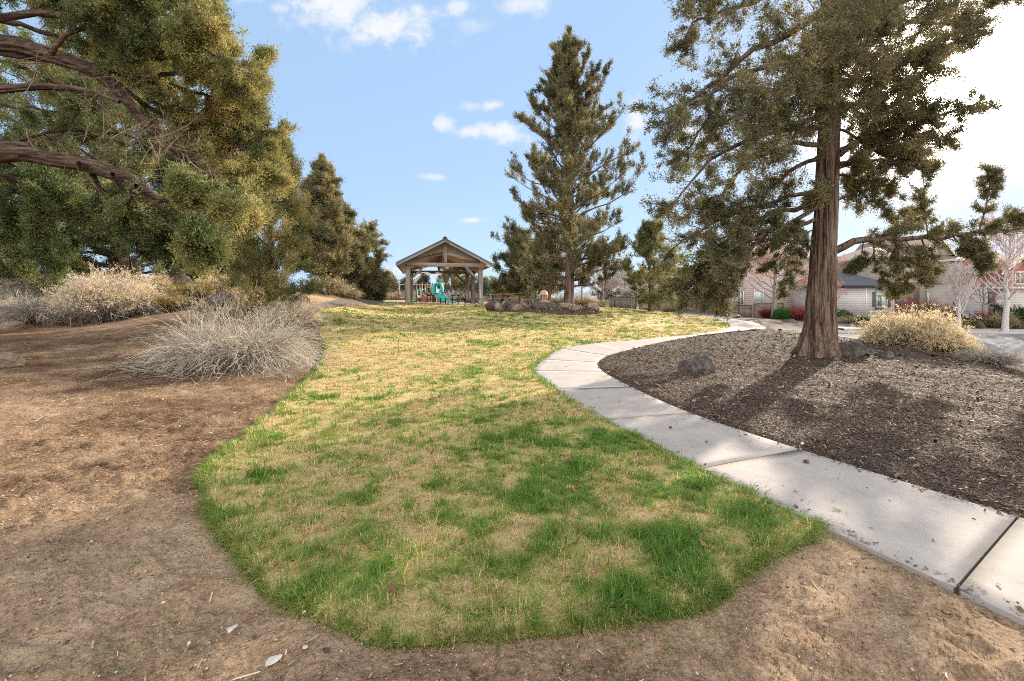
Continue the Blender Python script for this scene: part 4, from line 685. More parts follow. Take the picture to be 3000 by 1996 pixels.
juniper('conifer_tree', 'slender dark conifer with a straight bare lower trunk on the berm', on(944, 28.4), 7.9, prof_pts([(0, .9), (.2, 1.9), (.45, 1.7), (.8, .75), (1, .08)]), 60, 307, tr=.16, crown0=.16, rise=(-.1, .75), leafmat=M_FOL, tbase=.55, tl=1.1, per=14, sub=6, nleaf=8, anch=4, ll=.10, lw=.042, rad=.085, stretch=2.0)
juniper('conifer_tree', 'conifer with a forked top just right of the slender one', on(992, 30), 5.8, prof_pts([(0, .9), (.3, 1.4), (.6, 1.2), (1, .15)]), 44, 308, tr=.15, crown0=.2, rise=(0, .9), leafmat=M_FOL, tbase=.5, tl=1.1, per=14, sub=6, nleaf=8, anch=4, ll=.10, lw=.042, rad=.085, stretch=2.0)
juniper('juniper_tree', 'broad round-headed juniper ending the left row of trees near the sign', on(1040, 33), 4.4, prof_pts([(0, .8), (.3, 1.7), (.6, 2.3), (.85, 1.8), (1, .6)]), 44, 309, tr=.14, crown0=.15, rise=(.0, .7), leafmat=M_FOL, tbase=.5, tl=1.1, per=13, sub=6, nleaf=8, anch=4, ll=.10, lw=.042, rad=.085, stretch=2.0)
juniper('juniper_tree', 'low bushy juniper at the foot of the berm beside the sign', on(1085, 35), 2.4, prof_pts([(0, 1.0), (.4, 1.2), (.8, .8), (1, .2)]), 30, 310, tr=.08, crown0=.03, rise=(.1, .9), leafmat=M_FOL, tbase=.4, tl=.8, per=10, sub=5, nleaf=9, ll=.11, lw=.045, rad=.12)
juniper('juniper_tree', 'tall open juniper on the rocky island beside the litter bin', on(1666, 28), 16.3, prof_pts([(0, 1.8), (.12, 2.8), (.25, 3.7), (.42, 3.9), (.6, 3.2), (.75, 1.9), (.9, .8), (1, .12)]), 96, 320, tr=.27, crown0=.14, rise=(-.1, 1.1), leafmat=M_FOL, tbase=.40, tl=1.45, per=11, sub=7, nleaf=8, anch=4, ll=.10, lw=.045, rad=.085, up=.75, stretch=2.0, flare=.35, twr=.016)
juniper('juniper_tree', 'juniper behind the litter bin with a stout red-brown trunk', on(1606, 37), 5.6, prof_pts([(0, 1.0), (.4, 1.9), (.7, 1.7), (1, .3)]), 36, 321, tr=.22, crown0=.3, rise=(-.2, .8), leafmat=M_FOL, tbase=.38, tl=1.0, per=11, sub=5, nleaf=10, ll=.12, lw=.05, rad=.14)
juniper('juniper_tree', 'leaning juniper behind the island picnic tables with a rusty dead clump', on(1520, 43), 6.6, prof_pts([(0, 1.2), (.2, 2.3), (.5, 2.0), (.8, 1.2), (1, .2)]), 46, 322, tr=.18, crown0=.08, rise=(-.15, .9), leafmat=M_FOL, tbase=.4, tl=1.2, per=11, sub=5, nleaf=10, ll=.14, lw=.055, rad=.16, lean=(.03, 0))
juniper('juniper_tree', 'sparse juniper between the island tree and the litter bin thicket', on(1565, 47), 5.6, prof_pts([(0, 1.2), (.4, 2.0), (.8, 1.2), (1, .3)]), 34, 323, tr=.15, crown0=.15, rise=(0, .9), leafmat=M_FOL, tbase=.42, tl=1.2, per=10, sub=5, nleaf=9, ll=.14, lw=.055, rad=.16)
juniper('juniper_tree', 'yellow-green juniper standing between the island tree and the big mound tree', on(1905, 31), 5.8, prof_pts([(0, .6), (.15, 1.6), (.45, 2.3), (.7, 1.5), (1, .2)]), 28, 324, tr=.16, crown0=.18, rise=(-.25, .9), leafmat=M_FOLG, tbase=.45, tl=1.2, per=11, sub=6, anch=4, nleaf=7, ll=.10, lw=.042, rad=.085, stretch=2.0)
# ---------------------------------------------------------------- shrubs
def shrub(name, label, cat, base, Rr, H, n, m, seed, wid=.006, theta=1.45, droop=.25, up=.35, side=3, sl=.38, heads=0, hm=None, hsize=.05, tb=.5, r0=.14, squash=(1, 1), wild=.12, htint=.6, sink=0, group=None, hmin=.6, wood=0):
    rg = np.random.default_rng(seed); base = Vector(base); t = thing(name, label, cat, base, group=group); mb = MB(); az = rg.uniform(0, 2*np.pi, n); th = theta*rg.random(n)**.62; mm = 7; s = np.linspace(0, 1, mm)
    ro = r0*Rr*np.sqrt(rg.random(n)); B = np.stack([ro*np.cos(az)*squash[0], ro*np.sin(az)*squash[1], np.full(n, -.02-sink)], 1); L = rg.uniform(.62, 1.08, n)
    E = np.stack([np.cos(az)*np.sin(th)*Rr*squash[0], np.sin(az)*np.sin(th)*Rr*squash[1], np.cos(th)*H], 1)*L[:, None]; E[:, 2] += .03
    bend = rg.normal(0, wild, (n, 3))*Rr; P = B[:, None]+E[:, None]*s[None, :, None]+bend[:, None]*(s*s)[None, :, None]; hor = np.hypot(E[:, 0], E[:, 1])
    P[:, :, 2] += (up*hor[:, None]*np.sin(s*np.pi*.9)[None]*.6)-droop*hor[:, None]*(s**3)[None]; P[:, 1:-1] += rg.normal(0, .012*Rr, (n, mm-2, 3)); 
    gz = hgt((P[..., 0]+base.x).ravel(), (P[..., 1]+base.y).ravel()).reshape(P.shape[:2])-base.z+.012; P[:, 1:, 2] = np.maximum(P[:, 1:, 2], gz[:, 1:])
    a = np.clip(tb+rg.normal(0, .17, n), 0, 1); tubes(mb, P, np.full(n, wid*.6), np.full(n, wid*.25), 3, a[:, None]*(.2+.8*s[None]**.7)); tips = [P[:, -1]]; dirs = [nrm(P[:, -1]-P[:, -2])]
    if side:
        S, L2, t2 = side_shoots(P, side, .35, .95, sl*Rr*np.ones(n), rg, 1.1, .25*up, 4, .35, .3); z2 = hgt((S[..., 0]+base.x).ravel(), (S[..., 1]+base.y).ravel()).reshape(S.shape[:2])-base.z+.01; S[..., 2] = np.maximum(S[..., 2], z2)
        tubes(mb, S, np.full(len(S), wid*.36), np.full(len(S), wid*.18), 3, np.clip(np.repeat(a, side)+rg.normal(.05, .1, len(S)), 0, 1)); tips.append(S[:, -1]); dirs.append(nrm(S[:, -1]-S[:, -2]))
    mb.build('stems', m, t)
    if wood: wb = MB(); Q_ = P[:wood].copy(); Q_ = Q_[:, :1]+(Q_-Q_[:, :1])*.72; tubes(wb, Q_, np.full(wood, wid*1.9), np.full(wood, wid*.7), 5, .3); wb.build('woody_branches', M_GBARK, t)
    if heads:
        C = np.concatenate(tips); D = np.concatenate(dirs); ok = C[:, 2] > hmin*H*(1-.5*(np.hypot(C[:, 0], C[:, 1])/Rr)**2); C, D = C[ok], D[ok]; k = rg.permutation(len(C))[:heads]; hb = MB(); leaves(hb, C[k], nrm(D[k]*.3+UP), np.full(len(k), htint)+rg.normal(0, .15, len(k)), 12, hsize, hsize*.6, hsize*.4, rg, 1.0, .8); tag(hb.build('flower_heads', hm or M_HEAD, t), kind='stuff')
    return t
def leafy(name, label, cat, base, Rr, H, m, seed, n=400, ll=.07, lw=.04, tb=.5, sq=1.0, nleaf=12, rad=.09, stems=None, group=None, low=0.0):
    """a leafy shrub: stems inside, leaf clumps through an uneven dome"""
    rg = np.random.default_rng(seed); base = Vector(base); t = thing(name, label, cat, base, group=group); w = MB(); c = MB(); d = nrm(rg.normal(0, 1, (n, 3))); d[:, 2] = np.abs(d[:, 2])*1.0-low
    lump = .72+.5*fbm(d[:, 0]*1.8+seed, d[:, 1]*1.8, d[:, 2]*1.8, s=seed, o=2); rr = rg.uniform(.45, 1, n)**.6*lump; C = d*rr[:, None]*np.array([Rr, Rr*sq, H*.92]); C[:, 2] = np.maximum(C[:, 2], .04)
    k = min(n, 60); P = np.zeros((k, 4, 3)); s = np.linspace(0, 1, 4); P = C[:k, None]*s[None, :, None]*.96; P[:, 1:3] += rg.normal(0, .04*Rr, (k, 2, 3)); tubes(w, P, np.full(k, .012*max(H, .5)), np.full(k, .004), 4, .5); w.build('stems', stems or M_TWIG, t)
    leaves(c, C, nrm(C/np.array([Rr, Rr, H])+UP*.3), np.clip(tb+(fbm(C[:, 0]*2.5, C[:, 1]*2.5, C[:, 2]*2.5, s=seed+1)-.5)*.9, 0, 1), nleaf, rad, ll, lw, rg, 1.2, .3); c.build('leaves', m, t); return t
g_ = lambda px, py: Vector(G(px, py))
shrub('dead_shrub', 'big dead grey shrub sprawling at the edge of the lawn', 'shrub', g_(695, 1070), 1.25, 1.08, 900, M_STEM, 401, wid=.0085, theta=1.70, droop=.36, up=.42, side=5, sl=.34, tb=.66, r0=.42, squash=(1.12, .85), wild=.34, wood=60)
shrub('dry_stalks', 'tall dry flower stalks standing at the back of the dead grey shrub', 'dry stalks', g_(640, 1030), .9, 1.55, 110, M_STEM, 402, wid=.006, theta=.65, droop=.05, side=3, sl=.25, heads=140, hsize=.026, tb=.6, r0=.5, squash=(1.2, .6), hmin=.7)
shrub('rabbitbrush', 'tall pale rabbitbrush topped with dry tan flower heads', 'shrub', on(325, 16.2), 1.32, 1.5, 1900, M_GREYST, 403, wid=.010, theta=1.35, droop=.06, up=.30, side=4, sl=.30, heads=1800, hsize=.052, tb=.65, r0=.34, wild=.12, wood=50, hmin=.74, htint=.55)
shrub('dead_shrub', 'low grey leaning shrub left of the tall flowering one', 'shrub', on(125, 15.8), 1.35, .82, 1300, M_GREYST, 404, wid=.009, theta=1.5, droop=.1, up=.3, side=3, sl=.3, tb=.45, r0=.35, wild=.1)
shrub('dead_shrub', 'thin rust-coloured dead weed in front of the grey shrubs', 'weed', on(225, 15.0), .8, .75, 60, M_TWIG, 405, wid=.008, theta=1.4, side=4, sl=.35, tb=.9, wild=.15)
shrub('rabbitbrush', 'pale brush with tan heads between the trunk and the grey shrub', 'shrub', on(150, 18.0), 1.5, 1.1, 900, M_GREYST, 406, wid=.010, theta=1.35, side=3, heads=420, hsize=.045, tb=.6, r0=.3)
shrub('rabbitbrush', 'small yellow-green shrub at the foot of the berm', 'shrub', on(498, 16.6), .62, .62, 620, M_YEL, 407, wid=.009, theta=1.2, droop=.02, side=3, sl=.25, heads=260, hsize=.03, tb=.55, hm=M_YEL, htint=.9)
shrub('rabbitbrush', 'wide yellow-green shrub higher on the berm', 'shrub', on(560, 18.2), .9, .75, 800, M_YEL, 408, wid=.010, theta=1.25, droop=.02, side=3, sl=.25, heads=420, hsize=.035, tb=.5, hm=M_YEL, htint=.85)
shrub('rabbitbrush', 'dry tan shrub with flower heads on the crest left of the yellow ones', 'shrub', on(465, 18.8), .6, .85, 420, M_CREAM, 409, wid=.009, theta=1.0, side=3, heads=200, hsize=.04, tb=.5)
shrub('rabbitbrush', 'tan shrub on the crest right of the yellow ones', 'shrub', on(640, 19.6), 1.0, .8, 650, M_CREAM, 410, wid=.009, theta=1.2, side=3, heads=330, hsize=.04, tb=.45)
shrub('rabbitbrush', 'pale shrub with bright flower heads under the golden juniper', 'shrub', on(862, 14.6), .78, .95, 700, M_STEM, 411, wid=.009, theta=1.3, droop=.05, side=3, sl=.3, heads=420, hsize=.036, tb=.55, r0=.3)
shrub('rabbitbrush', 'loose grey shrub with few heads in front of the golden juniper', 'shrub', on(790, 14.2), .6, .8, 240, M_GREYST, 412, wid=.008, theta=1.1, side=3, heads=90, hsize=.035, tb=.6)
shrub('rabbitbrush', 'tan shrub under the slender conifer', 'shrub', on(960, 26.5), 1.3, .95, 600, M_CREAM, 413, wid=.014, theta=1.35, side=3, heads=150, hsize=.05, tb=.25)
shrub('rabbitbrush', 'round tan shrub at the right foot of the berm trees', 'shrub', on(1018, 28.0), .9, .75, 500, M_CREAM, 414, wid=.014, theta=1.35, side=3, tb=.25)
shrub('rabbitbrush', 'straw-coloured brush beside the sign post', 'shrub', on(1100, 37.5), 1.0, .8, 400, M_CREAM, 415, wid=.016, theta=1.2, side=2, tb=.45)
shrub('rabbitbrush', 'large cream rabbitbrush glowing beside the street', 'shrub', on(2668, 14.4), 1.0, 1.08, 2000, M_CREAM, 420, wid=.009, theta=1.42, droop=.12, up=.3, side=4, sl=.30, heads=2200, hsize=.045, tb=.7, r0=.4, htint=.75, wild=.17, wood=50, hmin=.55, squash=(1.1, .9))
shrub('rabbitbrush', 'lower golden rabbitbrush leaning right beside the street', 'shrub', on(2755, 13.6), .66, .68, 1100, M_CREAM, 421, wid=.009, theta=1.5, droop=.15, up=.2, side=4, sl=.28, heads=1200, hsize=.045, tb=.45, r0=.3, htint=.55, wild=.16, hmin=.55)
shrub('rabbitbrush', 'small bright rabbitbrush left of the large cream one', 'shrub', on(2562, 15.3), .42, .5, 300, M_CREAM, 422, wid=.009, theta=1.3, side=3, heads=260, hsize=.04, tb=.6, htint=.9)
shrub('dead_shrub', 'low grey-brown tufted shrub by the kerb', 'shrub', on(2892, 12.2), .56, .40, 1300, M_GREYST, 423, wid=.007, theta=1.45, droop=.05, side=3, sl=.25, tb=.32, r0=.45)
for i, (px, Y, r, h, lb, m_, tb) in enumerate([(1555, 34.5, .7, .55, 'straw tussock left of the stout trunk on the island', M_CREAM, .5), (1640, 31.5, .8, .9, 'straw tussock between the litter bin and the island trunk', M_CREAM, .5), (1702, 29.8, .85, 1.0, 'round straw tussock right of the island trunk', M_CREAM, .6),
        (1490, 40, 1.5, .9, 'straw brush behind the island picnic tables', M_CREAM, .5), (1740, 50, 2.2, .9, 'pale grass tussock by the chain-link fence', M_CREAM, .6), (2482, 34.5, .65, .62, 'fawn grass tussock before the single-storey wall', M_CREAM, .45),
        (2428, 34.0, .50, .42, 'clipped ochre tussock on the black mulch', M_YEL, .8), (2940, 32.0, .8, 1.35, 'yellow feather grass behind the street tree', M_CREAM, .4), (1895, 44.5, .5, .5, 'small cream tussock at the chain-link fence', M_CREAM, .8), (1962, 42, .9, .9, 'tan brush at the fence under the hanging branch', M_CREAM, .45),
        (1385, 48, 1.5, 1.1, 'grey brush to the right of the pavilion posts', M_GREYST, .5), (1345, 64, 2.6, 1.4, 'grey brush beyond the slide', M_GREYST, .4), (1225, 66, 2.6, 1.3, 'dry brush beyond the small slide', M_CREAM, .3), (1160, 63, 3.0, 1.5, 'dry brush beyond the climbing frame', M_CREAM, .4)]):
    shrub('tussock', lb, 'grass tussock', on(px, Y), r, h, 420, m_, 430+i, wid=.014*Y/35, theta=1.15, side=2, sl=.2, tb=tb, r0=.4, group=None)
for i, (px, Y, r, h, lb, m_, tb, sty) in enumerate([(2297, 35, .85, 1.05, 'rounded green shrub between the red twigs and the gate', M_GREEN, .45, 'l'), (2247, 37, .75, 1.0, 'red-twigged shrub in front of the brown gate', M_RED, .5, 's'), (2342, 34.5, .95, 1.15, 'red-twigged shrub before the black garden chair', M_RED, .6, 's'),
        (2462, 36, .85, 1.0, 'bright green shrub against the single-storey wall', M_GREEN, .7, 'l'), (2529, 33.5, .4, .6, 'small green shrub beside the fawn tussock', M_GREEN, .6, 'l'), (2712, 32.0, 1.0, 1.75, 'large dark green shrub behind the cream rabbitbrush', M_GREEN, .35, 'l'),
        (2690, 34.5, 1.6, 2.0, 'red-twigged thicket under the large window', M_RED, .5, 's'), (2762, 33.5, .75, 1.6, 'red-twigged shrub left of the porch steps', M_RED, .55, 's'), (2815, 31.3, .55, .5, 'low brown clipped shrub beside the green utility box', M_FOL, .6, 'l'), (2850, 31.5, .52, .62, 'low dark clipped shrub below the handrail', M_FOL, .45, 'l'),
        (2905, 32.5, .6, .75, 'clipped dark shrub left of the street tree', M_FOL, .4, 'l'), (2955, 32.3, .7, .72, 'clipped dark shrub right of the street tree', M_FOL, .4, 'l'), (2993, 32.5, .8, 1.7, 'dark green shrub at the right edge of the yard', M_GREEN, .3, 'l'), (2890, 34, .9, 1.1, 'bare russet shrub right of the handrail', M_RED, .3, 's'), (2930, 35, .5, 1.7, 'dark evergreen beside the brown pillar', M_GREEN, .2, 'l')]):
    if sty == 'l': leafy('shrub', lb, 'shrub', on(px, Y), r, h, m_, 470+i, n=320, ll=.11, lw=.06, tb=tb, rad=.10)
    else: shrub('shrub', lb, 'shrub', on(px, Y), r, h, 420, m_, 470+i, wid=.016, theta=1.0, droop=0, up=.25, side=3, sl=.25, tb=tb, r0=.3)
# ---------------------------------------------------------------- bare trees
def bare(name, label, base, H, sp, seed, mb_, tr=.1, first=.25, nl=16, rise=.9, buds=0, bm=None, mtw=None, lean=0, twl=.5, lvl=(9, 5), fan=False, group=None):
    rg = np.random.default_rng(seed); base = Vector(base); t = thing(name, label, 'tree', base, group=group); mb = MB(); tw = MB(); s = np.linspace(0, 1, 8)
    path = np.stack([lean*s+rg.normal(0, .02*H, 8)*s*.6, rg.normal(0, .02*H, 8)*s*.6, s*H*.92-.1*(s == 0)], 1); bark_trunk(path, list(tr*np.array([1.2, .95, .85, .6, .38, .22, .08])), 14, 24, .02, .3, seed, mb=mb)
    LP = []; r0 = []
    for i in range(nl):
        h = first+(.9-first)*(i+rg.random())/nl; az = i*2.4+rg.normal(0, .3); p = interp_path(path, np.array([h*.92]))[0]; Lh = sp*rg.uniform(.7, 1.1)*(1-.75*(h-first)/(1-first)); d = np.array([math.cos(az), math.sin(az), 0]); Lv = Lh*rise*rg.uniform(.8, 1.3)+.12*H*(1-h)
        q = [p, p+d*Lh*.4+UP*Lv*.3, p+d*Lh*.75+UP*Lv*.65, p+d*Lh+UP*Lv*(1.05 if rise > .5 else .8)]; q = smooth_path(np.array(q), 9); q[1:] += rg.normal(0, .03*sp, (8, 3))*.6; LP.append(q); r0.append(tr*.38*(1-.6*h))
    LP = np.array(LP); tubes(mb, LP, np.array(r0), np.full(nl, .008), 6, .6); mb.build('trunk', mb_, t, smooth=True)
    a, la, ta = side_shoots(LP, lvl[0], .15, 1, twl*sp*np.ones(nl), rg, .85, .35*rise, 6, .3); tubes(tw, a, np.full(len(a), .011), np.full(len(a), .004), 3, rg.random(len(a)))
    b, lb, tb_ = side_shoots(a, lvl[1], .2, 1, twl*.45*sp*np.ones(len(a)), rg, .85, .35*rise, 4, .3); tubes(tw, b, np.full(len(b), .0055), np.full(len(b), .003), 3, rg.random(len(b))); tw.build('twigs', mtw or mb_, t)
    if buds: k = rg.permutation(len(b))[:buds]; hb = MB(); leaves(hb, np.concatenate([b[k, -1], b[k, -2]]), nrm(np.concatenate([b[k, -1]-b[k, -2]]*2)), np.full(2*len(k), .6), 5, .05, .06, .035, rg); hb.build('buds', bm or M_BUD, t)
    return t
bare('bare_tree', 'small pale bare tree just right of the island trunk', on(1705, 38), 3.6, 1.6, 501, M_PALEB, tr=.11, first=.35, rise=.5)
bare('bare_tree', 'small pale bare tree standing before the chain-link fence', on(1868, 43), 3.4, 2.0, 502, M_PALEB, tr=.10, first=.4, rise=.45)
bare('bare_tree', 'grey-trunked bare tree behind the tip of the hanging branch', on(2117, 38), 4.0, 2.4, 503, M_GBARK, tr=.17, first=.35, rise=.5, mtw=M_PALEB)
bare('bare_tree', 'bare tree with pinkish-red buds beside the brown gate', on(2266, 36), 6.2, 3.4, 504, M_GBARK, tr=.17, first=.26, nl=20, rise=.6, buds=1500, mtw=M_PALEB, lean=.3, lvl=(11, 6), twl=.42)
bare('bare_tree', 'white-barked vase-shaped young tree beside the green utility box', on(2809, 29.2), 4.6, 1.1, 505, M_PALEB, tr=.10, first=.22, nl=26, rise=1.6, twl=.6, lvl=(10, 5))
bare('bare_tree', 'tall pale street tree with upright bare limbs at the right edge', on(2944, 29.2), 7.6, 2.3, 506, M_PALEB, tr=.15, first=.25, nl=24, rise=1.3, buds=700, mtw=M_PALEB, lvl=(11, 6), lean=.4)
bare('bare_tree', 'young pale tree with rose buds near the middle of the terrace', on(2880, 35), 4.8, 1.9, 507, M_GBARK, tr=.08, first=.3, nl=20, rise=1.0, buds=900, bm=M_RED)
bare('bare_tree', 'pinkish bare thicket tree beyond the fence right of the island', on(1768, 62), 6.8, 3.0, 508, M_GBARK, tr=.12, first=.12, nl=26, rise=1.0, mtw=mat('mauve_twig', [(.25,.16,.14), (.38,.27,.25)], scale=4), lvl=(12, 7))
bare('bare_tree', 'small pinkish bare tree beyond the fence near the middle', on(1820, 66), 4.6, 2.6, 509, M_GBARK, tr=.1, first=.15, nl=22, rise=.8, mtw=M_PALEB, lvl=(11, 6))
bare('bare_tree', 'reddish bare shrub-like tree rising over the wooden fence', on(1925, 52), 3.6, 2.0, 510, M_RED, tr=.06, first=.05, nl=24, rise=1.3, mtw=M_BUD, lvl=(9, 5))
bare('bare_tree', 'bare tree with red buds close to the dark window', on(2395, 38), 4.6, 2.2, 511, M_GBARK, tr=.09, first=.3, nl=18, rise=.5, buds=700, mtw=M_PALEB)
# ---------------------------------------------------------------- distant trees along the skyline
for i, (px, Y, H, r, lb, m_) in enumerate([(1325, 80, 6.4, 2.8, 'round-topped tree seen through the pavilion beyond the slide', M_FOL), (1362, 85, 3.4, 2.6, 'low tree right of the round-topped one beyond the slide', M_FOLG), (1395, 82, 2.6, 2.6, 'low bushy tree seen between the pavilion posts', M_FOL),
        (1418, 76, 3.2, 1.2, 'small dark cone-shaped tree right of the pavilion', M_FOLB), (1452, 84, 2.6, 2.6, 'low green tree on the skyline right of the pavilion', M_FOLG), (1148, 78, 3.9, .9, 'pointed young conifer right of the sign', M_FOLB), (1135, 72, 4.2, 1.0, 'slim conifer just behind the sign', M_FOL),
        (1190, 84, 3.6, 1.2, 'pointed conifer behind the front left pavilion post', M_FOLB), (1215, 84, 2.9, 1.3, 'small conifer left of the small slide', M_FOLB), (1243, 84, 4.3, 1.5, 'dark conifer behind the climbing frame', M_FOLB),
        (1850, 78, 4.3, 3.0, 'brownish evergreen over the middle of the fence', M_FOL), (1880, 84, 4.0, 3.0, 'grey-green evergreen over the fence left of the thicket', M_FOLB), (1948, 80, 5.0, 3.6, 'yellow-green evergreen over the right end of the fence', M_FOLG), (1778, 86, 3.2, 2.6, 'small evergreen low over the chain-link fence', M_FOL),
        (1985, 74, 5.2, 2.6, 'evergreen behind the hanging branch', M_FOL), (20, 62, 3.3, 3.0, 'bright green tree far off at the left edge', M_GREEN), (75, 70, 3.0, 3.6, 'second bright green tree far off at the left edge', M_GREEN), (640, 62, 3.6, 2.5, 'distant evergreen seen through the gap in the left trees', M_FOLB)]):
    pr = prof_pts([(0, r*.7), (.3, r), (.65, r*.75), (1, .1)]) if r/H < .4 else prof_pts([(0, r*.7), (.4, r), (.8, r*.8), (1, r*.35)])
    juniper('tree', lb, on(px, Y), H, pr, 22, 550+i, tr=.04*H, crown0=.05, rise=(.1, .8), leafmat=m_, tbase=.55 if m_ is M_GREEN else .45, tl=.8, per=8, sub=4, anch=2, nleaf=8, ll=.24, lw=.12, rad=.24, twr=.02)
# ---------------------------------------------------------------- rocks
def rockmesh(size, seed, sub=4, cuts=9, rough=.09):
    bm = bmesh.new(); bmesh.ops.create_icosphere(bm, subdivisions=sub, radius=1); V = np.array([v.co[:] for v in bm.verts]); T = np.array([[v.index for v in f.verts] for f in bm.faces]); bm.free(); rg = np.random.default_rng(seed)
    for _ in range(cuts):
        n = nrm(rg.normal(0, 1, 3)); d = rg.uniform(.5, .82); k = V@n; V = V-np.where(k > d, (k-d)*.93, 0)[:, None]*n
    V = V*(1+rough*2.2*(fbm(V[:, 0]*1.7+seed, V[:, 1]*1.7, V[:, 2]*1.7, s=seed, o=3)-.5)[:, None]+rough*1.1*(fbm(V[:, 0]*7, V[:, 1]*7, V[:, 2]*7, s=seed+2, o=3)-.5)[:, None])
    return V*np.array(size)/2/.8, T
def rock(label, pos, size, seed, m=M_ROCK, sub=4, name='rock', rz=0, sink=.25, group=None):
    V, T = rockmesh(size, seed, sub, 12, .17 if sub == 5 else .09); V[:, 2] += size[2]*(.5-sink); return tag(link(name, mkmesh(name, V, T, None, m, {'tint': np.full(len(V), .5)}, sub < 5), None, pos, rz), label, 'rock', group)
rock('dark pitted lava rock on the mulch left of the big trunk', g_(2045, 1098)+Vector((0, .1, 0)), (.62, .5, .58), 601, sub=5, rz=.3)
rock('dark blocky boulder against the foot of the big trunk', g_(2502, 1050)+Vector((0, .05, 0)), (.72, .55, .60), 602, sub=5, rz=-.4)
rock('small flat dark rock lying right of the big trunk', g_(2587, 1050), (.42, .3, .24), 603, sub=4)
rock('lone dark rock on the lawn beyond the island', g_(1786, 934), (.36, .3, .36), 604, M_ROCKB)
rock('tan rock at the left edge in front of the low grey shrub', on(28, 14.6), (.7, .5, .32), 605, M_ROCKB, rz=.2)
rock('broken tan rock slab lying at the left edge of the dirt', g_(5, 1082)+Vector((-.1, .2, 0)), (.75, .42, .33), 606, M_ROCKB, sub=5, rz=-.1)
IR = [(1445,915,.75,.5,'first rock of the row, leftmost beside the pavilion side'),(1462,917,.5,.42,'small rock in the row below the picnic tables, left part'),(1478,915,.6,.55,'brown rock in the row below the picnic tables'),(1502,914,.85,.5,'long grey boulder below the picnic tables'),(1516,917,.4,.35,'small round stone in front of the long grey boulder'),
      (1530,912,.6,.4,'brown boulder at the end of the row below the tables'),(1495,905,.5,.35,'rock behind the long grey boulder'),(1566,896,.7,.55,'reddish rock by the black hoop'),(1590,905,.9,.4,'flat grey rock below the litter bin'),(1600,915,1.2,.5,'wide grey slab at the front of the island'),(1625,895,1.3,.75,'large tan boulder left of the island trunk'),
      (1655,912,.8,.4,'mossy grey rock at the foot of the island trunk'),(1722,905,.75,.45,'brown rock at the right tip of the island'),(1738,913,.6,.4,'dark rock at the far right of the island'),(1690,918,.8,.35,'low dark rock in front of the island mulch'),(1620,919,.5,.25,'tan stone at the front edge of the island')]
for i, (px, py, w, h, lb) in enumerate(IR): rock(lb, Vector(G(px, py))+Vector((0, 0, .10)), (w*1.3, w*.95, h*1.35), 610+i, M_ROCKB if i % 3 else M_ROCK, sub=3, rz=i)
for i, (px, Y, w, h, lb) in enumerate([(1757,46,1.3,.6,'dark rock pile by the chain-link fence'),(1810,43,.8,.3,'flat grey rock at the foot of the chain-link fence'),(2148,33,.8,.35,'tan rock by the end post of the fence'),(2252,21.5,.55,.2,'brown stone at the end of the path fork'),(2312,31.5,.9,.3,'pale flat rock before the red twigs'),(2215,19.3,.6,.14,'flat stone edging the mulch at the fork'),
     (530,17.5,.9,.5,'dark lava rock under the yellow shrubs'),(655,18,1.1,.6,'lava rock on the crest behind the dead shrub'),(720,17.3,.8,.4,'brown rock on the berm slope'),(760,18.5,.9,.4,'dark rock at the foot of the golden juniper'),(440,19,1.0,.6,'dark rock under the tan crest shrub'),(600,16.6,.7,.35,'low rock at the foot of the berm'),(520,20,1.2,.7,'big grey rock on the crest between the trees'),(895,25,.9,.4,'rock at the foot of the berm trees'),(1075,33.5,1.0,.3,'low rock at the end of the berm'),(2375,20.5,.5,.1,'flat dark stone on the mulch behind the trunk')]): 
    rock(lb, on(px, Y), (w, w*.7, h), 640+i, M_ROCKB if 'tan' in lb or 'brown' in lb else M_ROCK, sub=3, rz=i*1.3)
M_WST = mat('pale_stone', [(.30,.27,.23), (.44,.41,.36)], scale=12, rough=.7, bump=.2)
for i, (px, py, w, d, lb) in enumerate([(677,1853,.050,.07,'upright white stone flake in the dirt before the lawn'),(797,1944,.085,.05,'wide white stone flake near the bottom edge'),(893,1907,.035,.03,'small white stone flake right of the wide one'),(955,1911,.04,.03,'grey pebble near the lawn edge'),(567,1906,.045,.03,'bluish grey pebble at the lower left'),(745,1876,.03,.03,'grey-blue pebble between the white flakes')]):
    V, T = rockmesh((w*.85, d*.85, .008), 660+i, 3, 12, .2); tag(link('stone', mkmesh('stone', V, T, None, M_WST if i < 3 else M_ROCK, {'tint': np.full(len(V), .5)}), None, Vector(G(px, py))+Vector((0, 0, .012)), i*.9), lb, 'stone')
for i, (px, py, s, lb) in enumerate([(2362,1369,.03,'dark pine cone scrap on the path, larger of the two'),(1964,1265,.022,'small dark cone scrap on the path'),(2070,1307,.016,'tiny cone scrap at the middle of the path')]):
    mb = MB(); rg = np.random.default_rng(i)
    for k in range(9): a = k*2.4; mb.box((math.cos(a)*s*.5, math.sin(a)*s*.5, s*(.2+.08*k)), (s*.8, s*.5, s*.25), rz=a, a=rg.random())
    tag(mb.build('pine_cone', M_BARK, None, Vector(G(px, py))+Vector((0, 0, .036))), lb, 'cone')
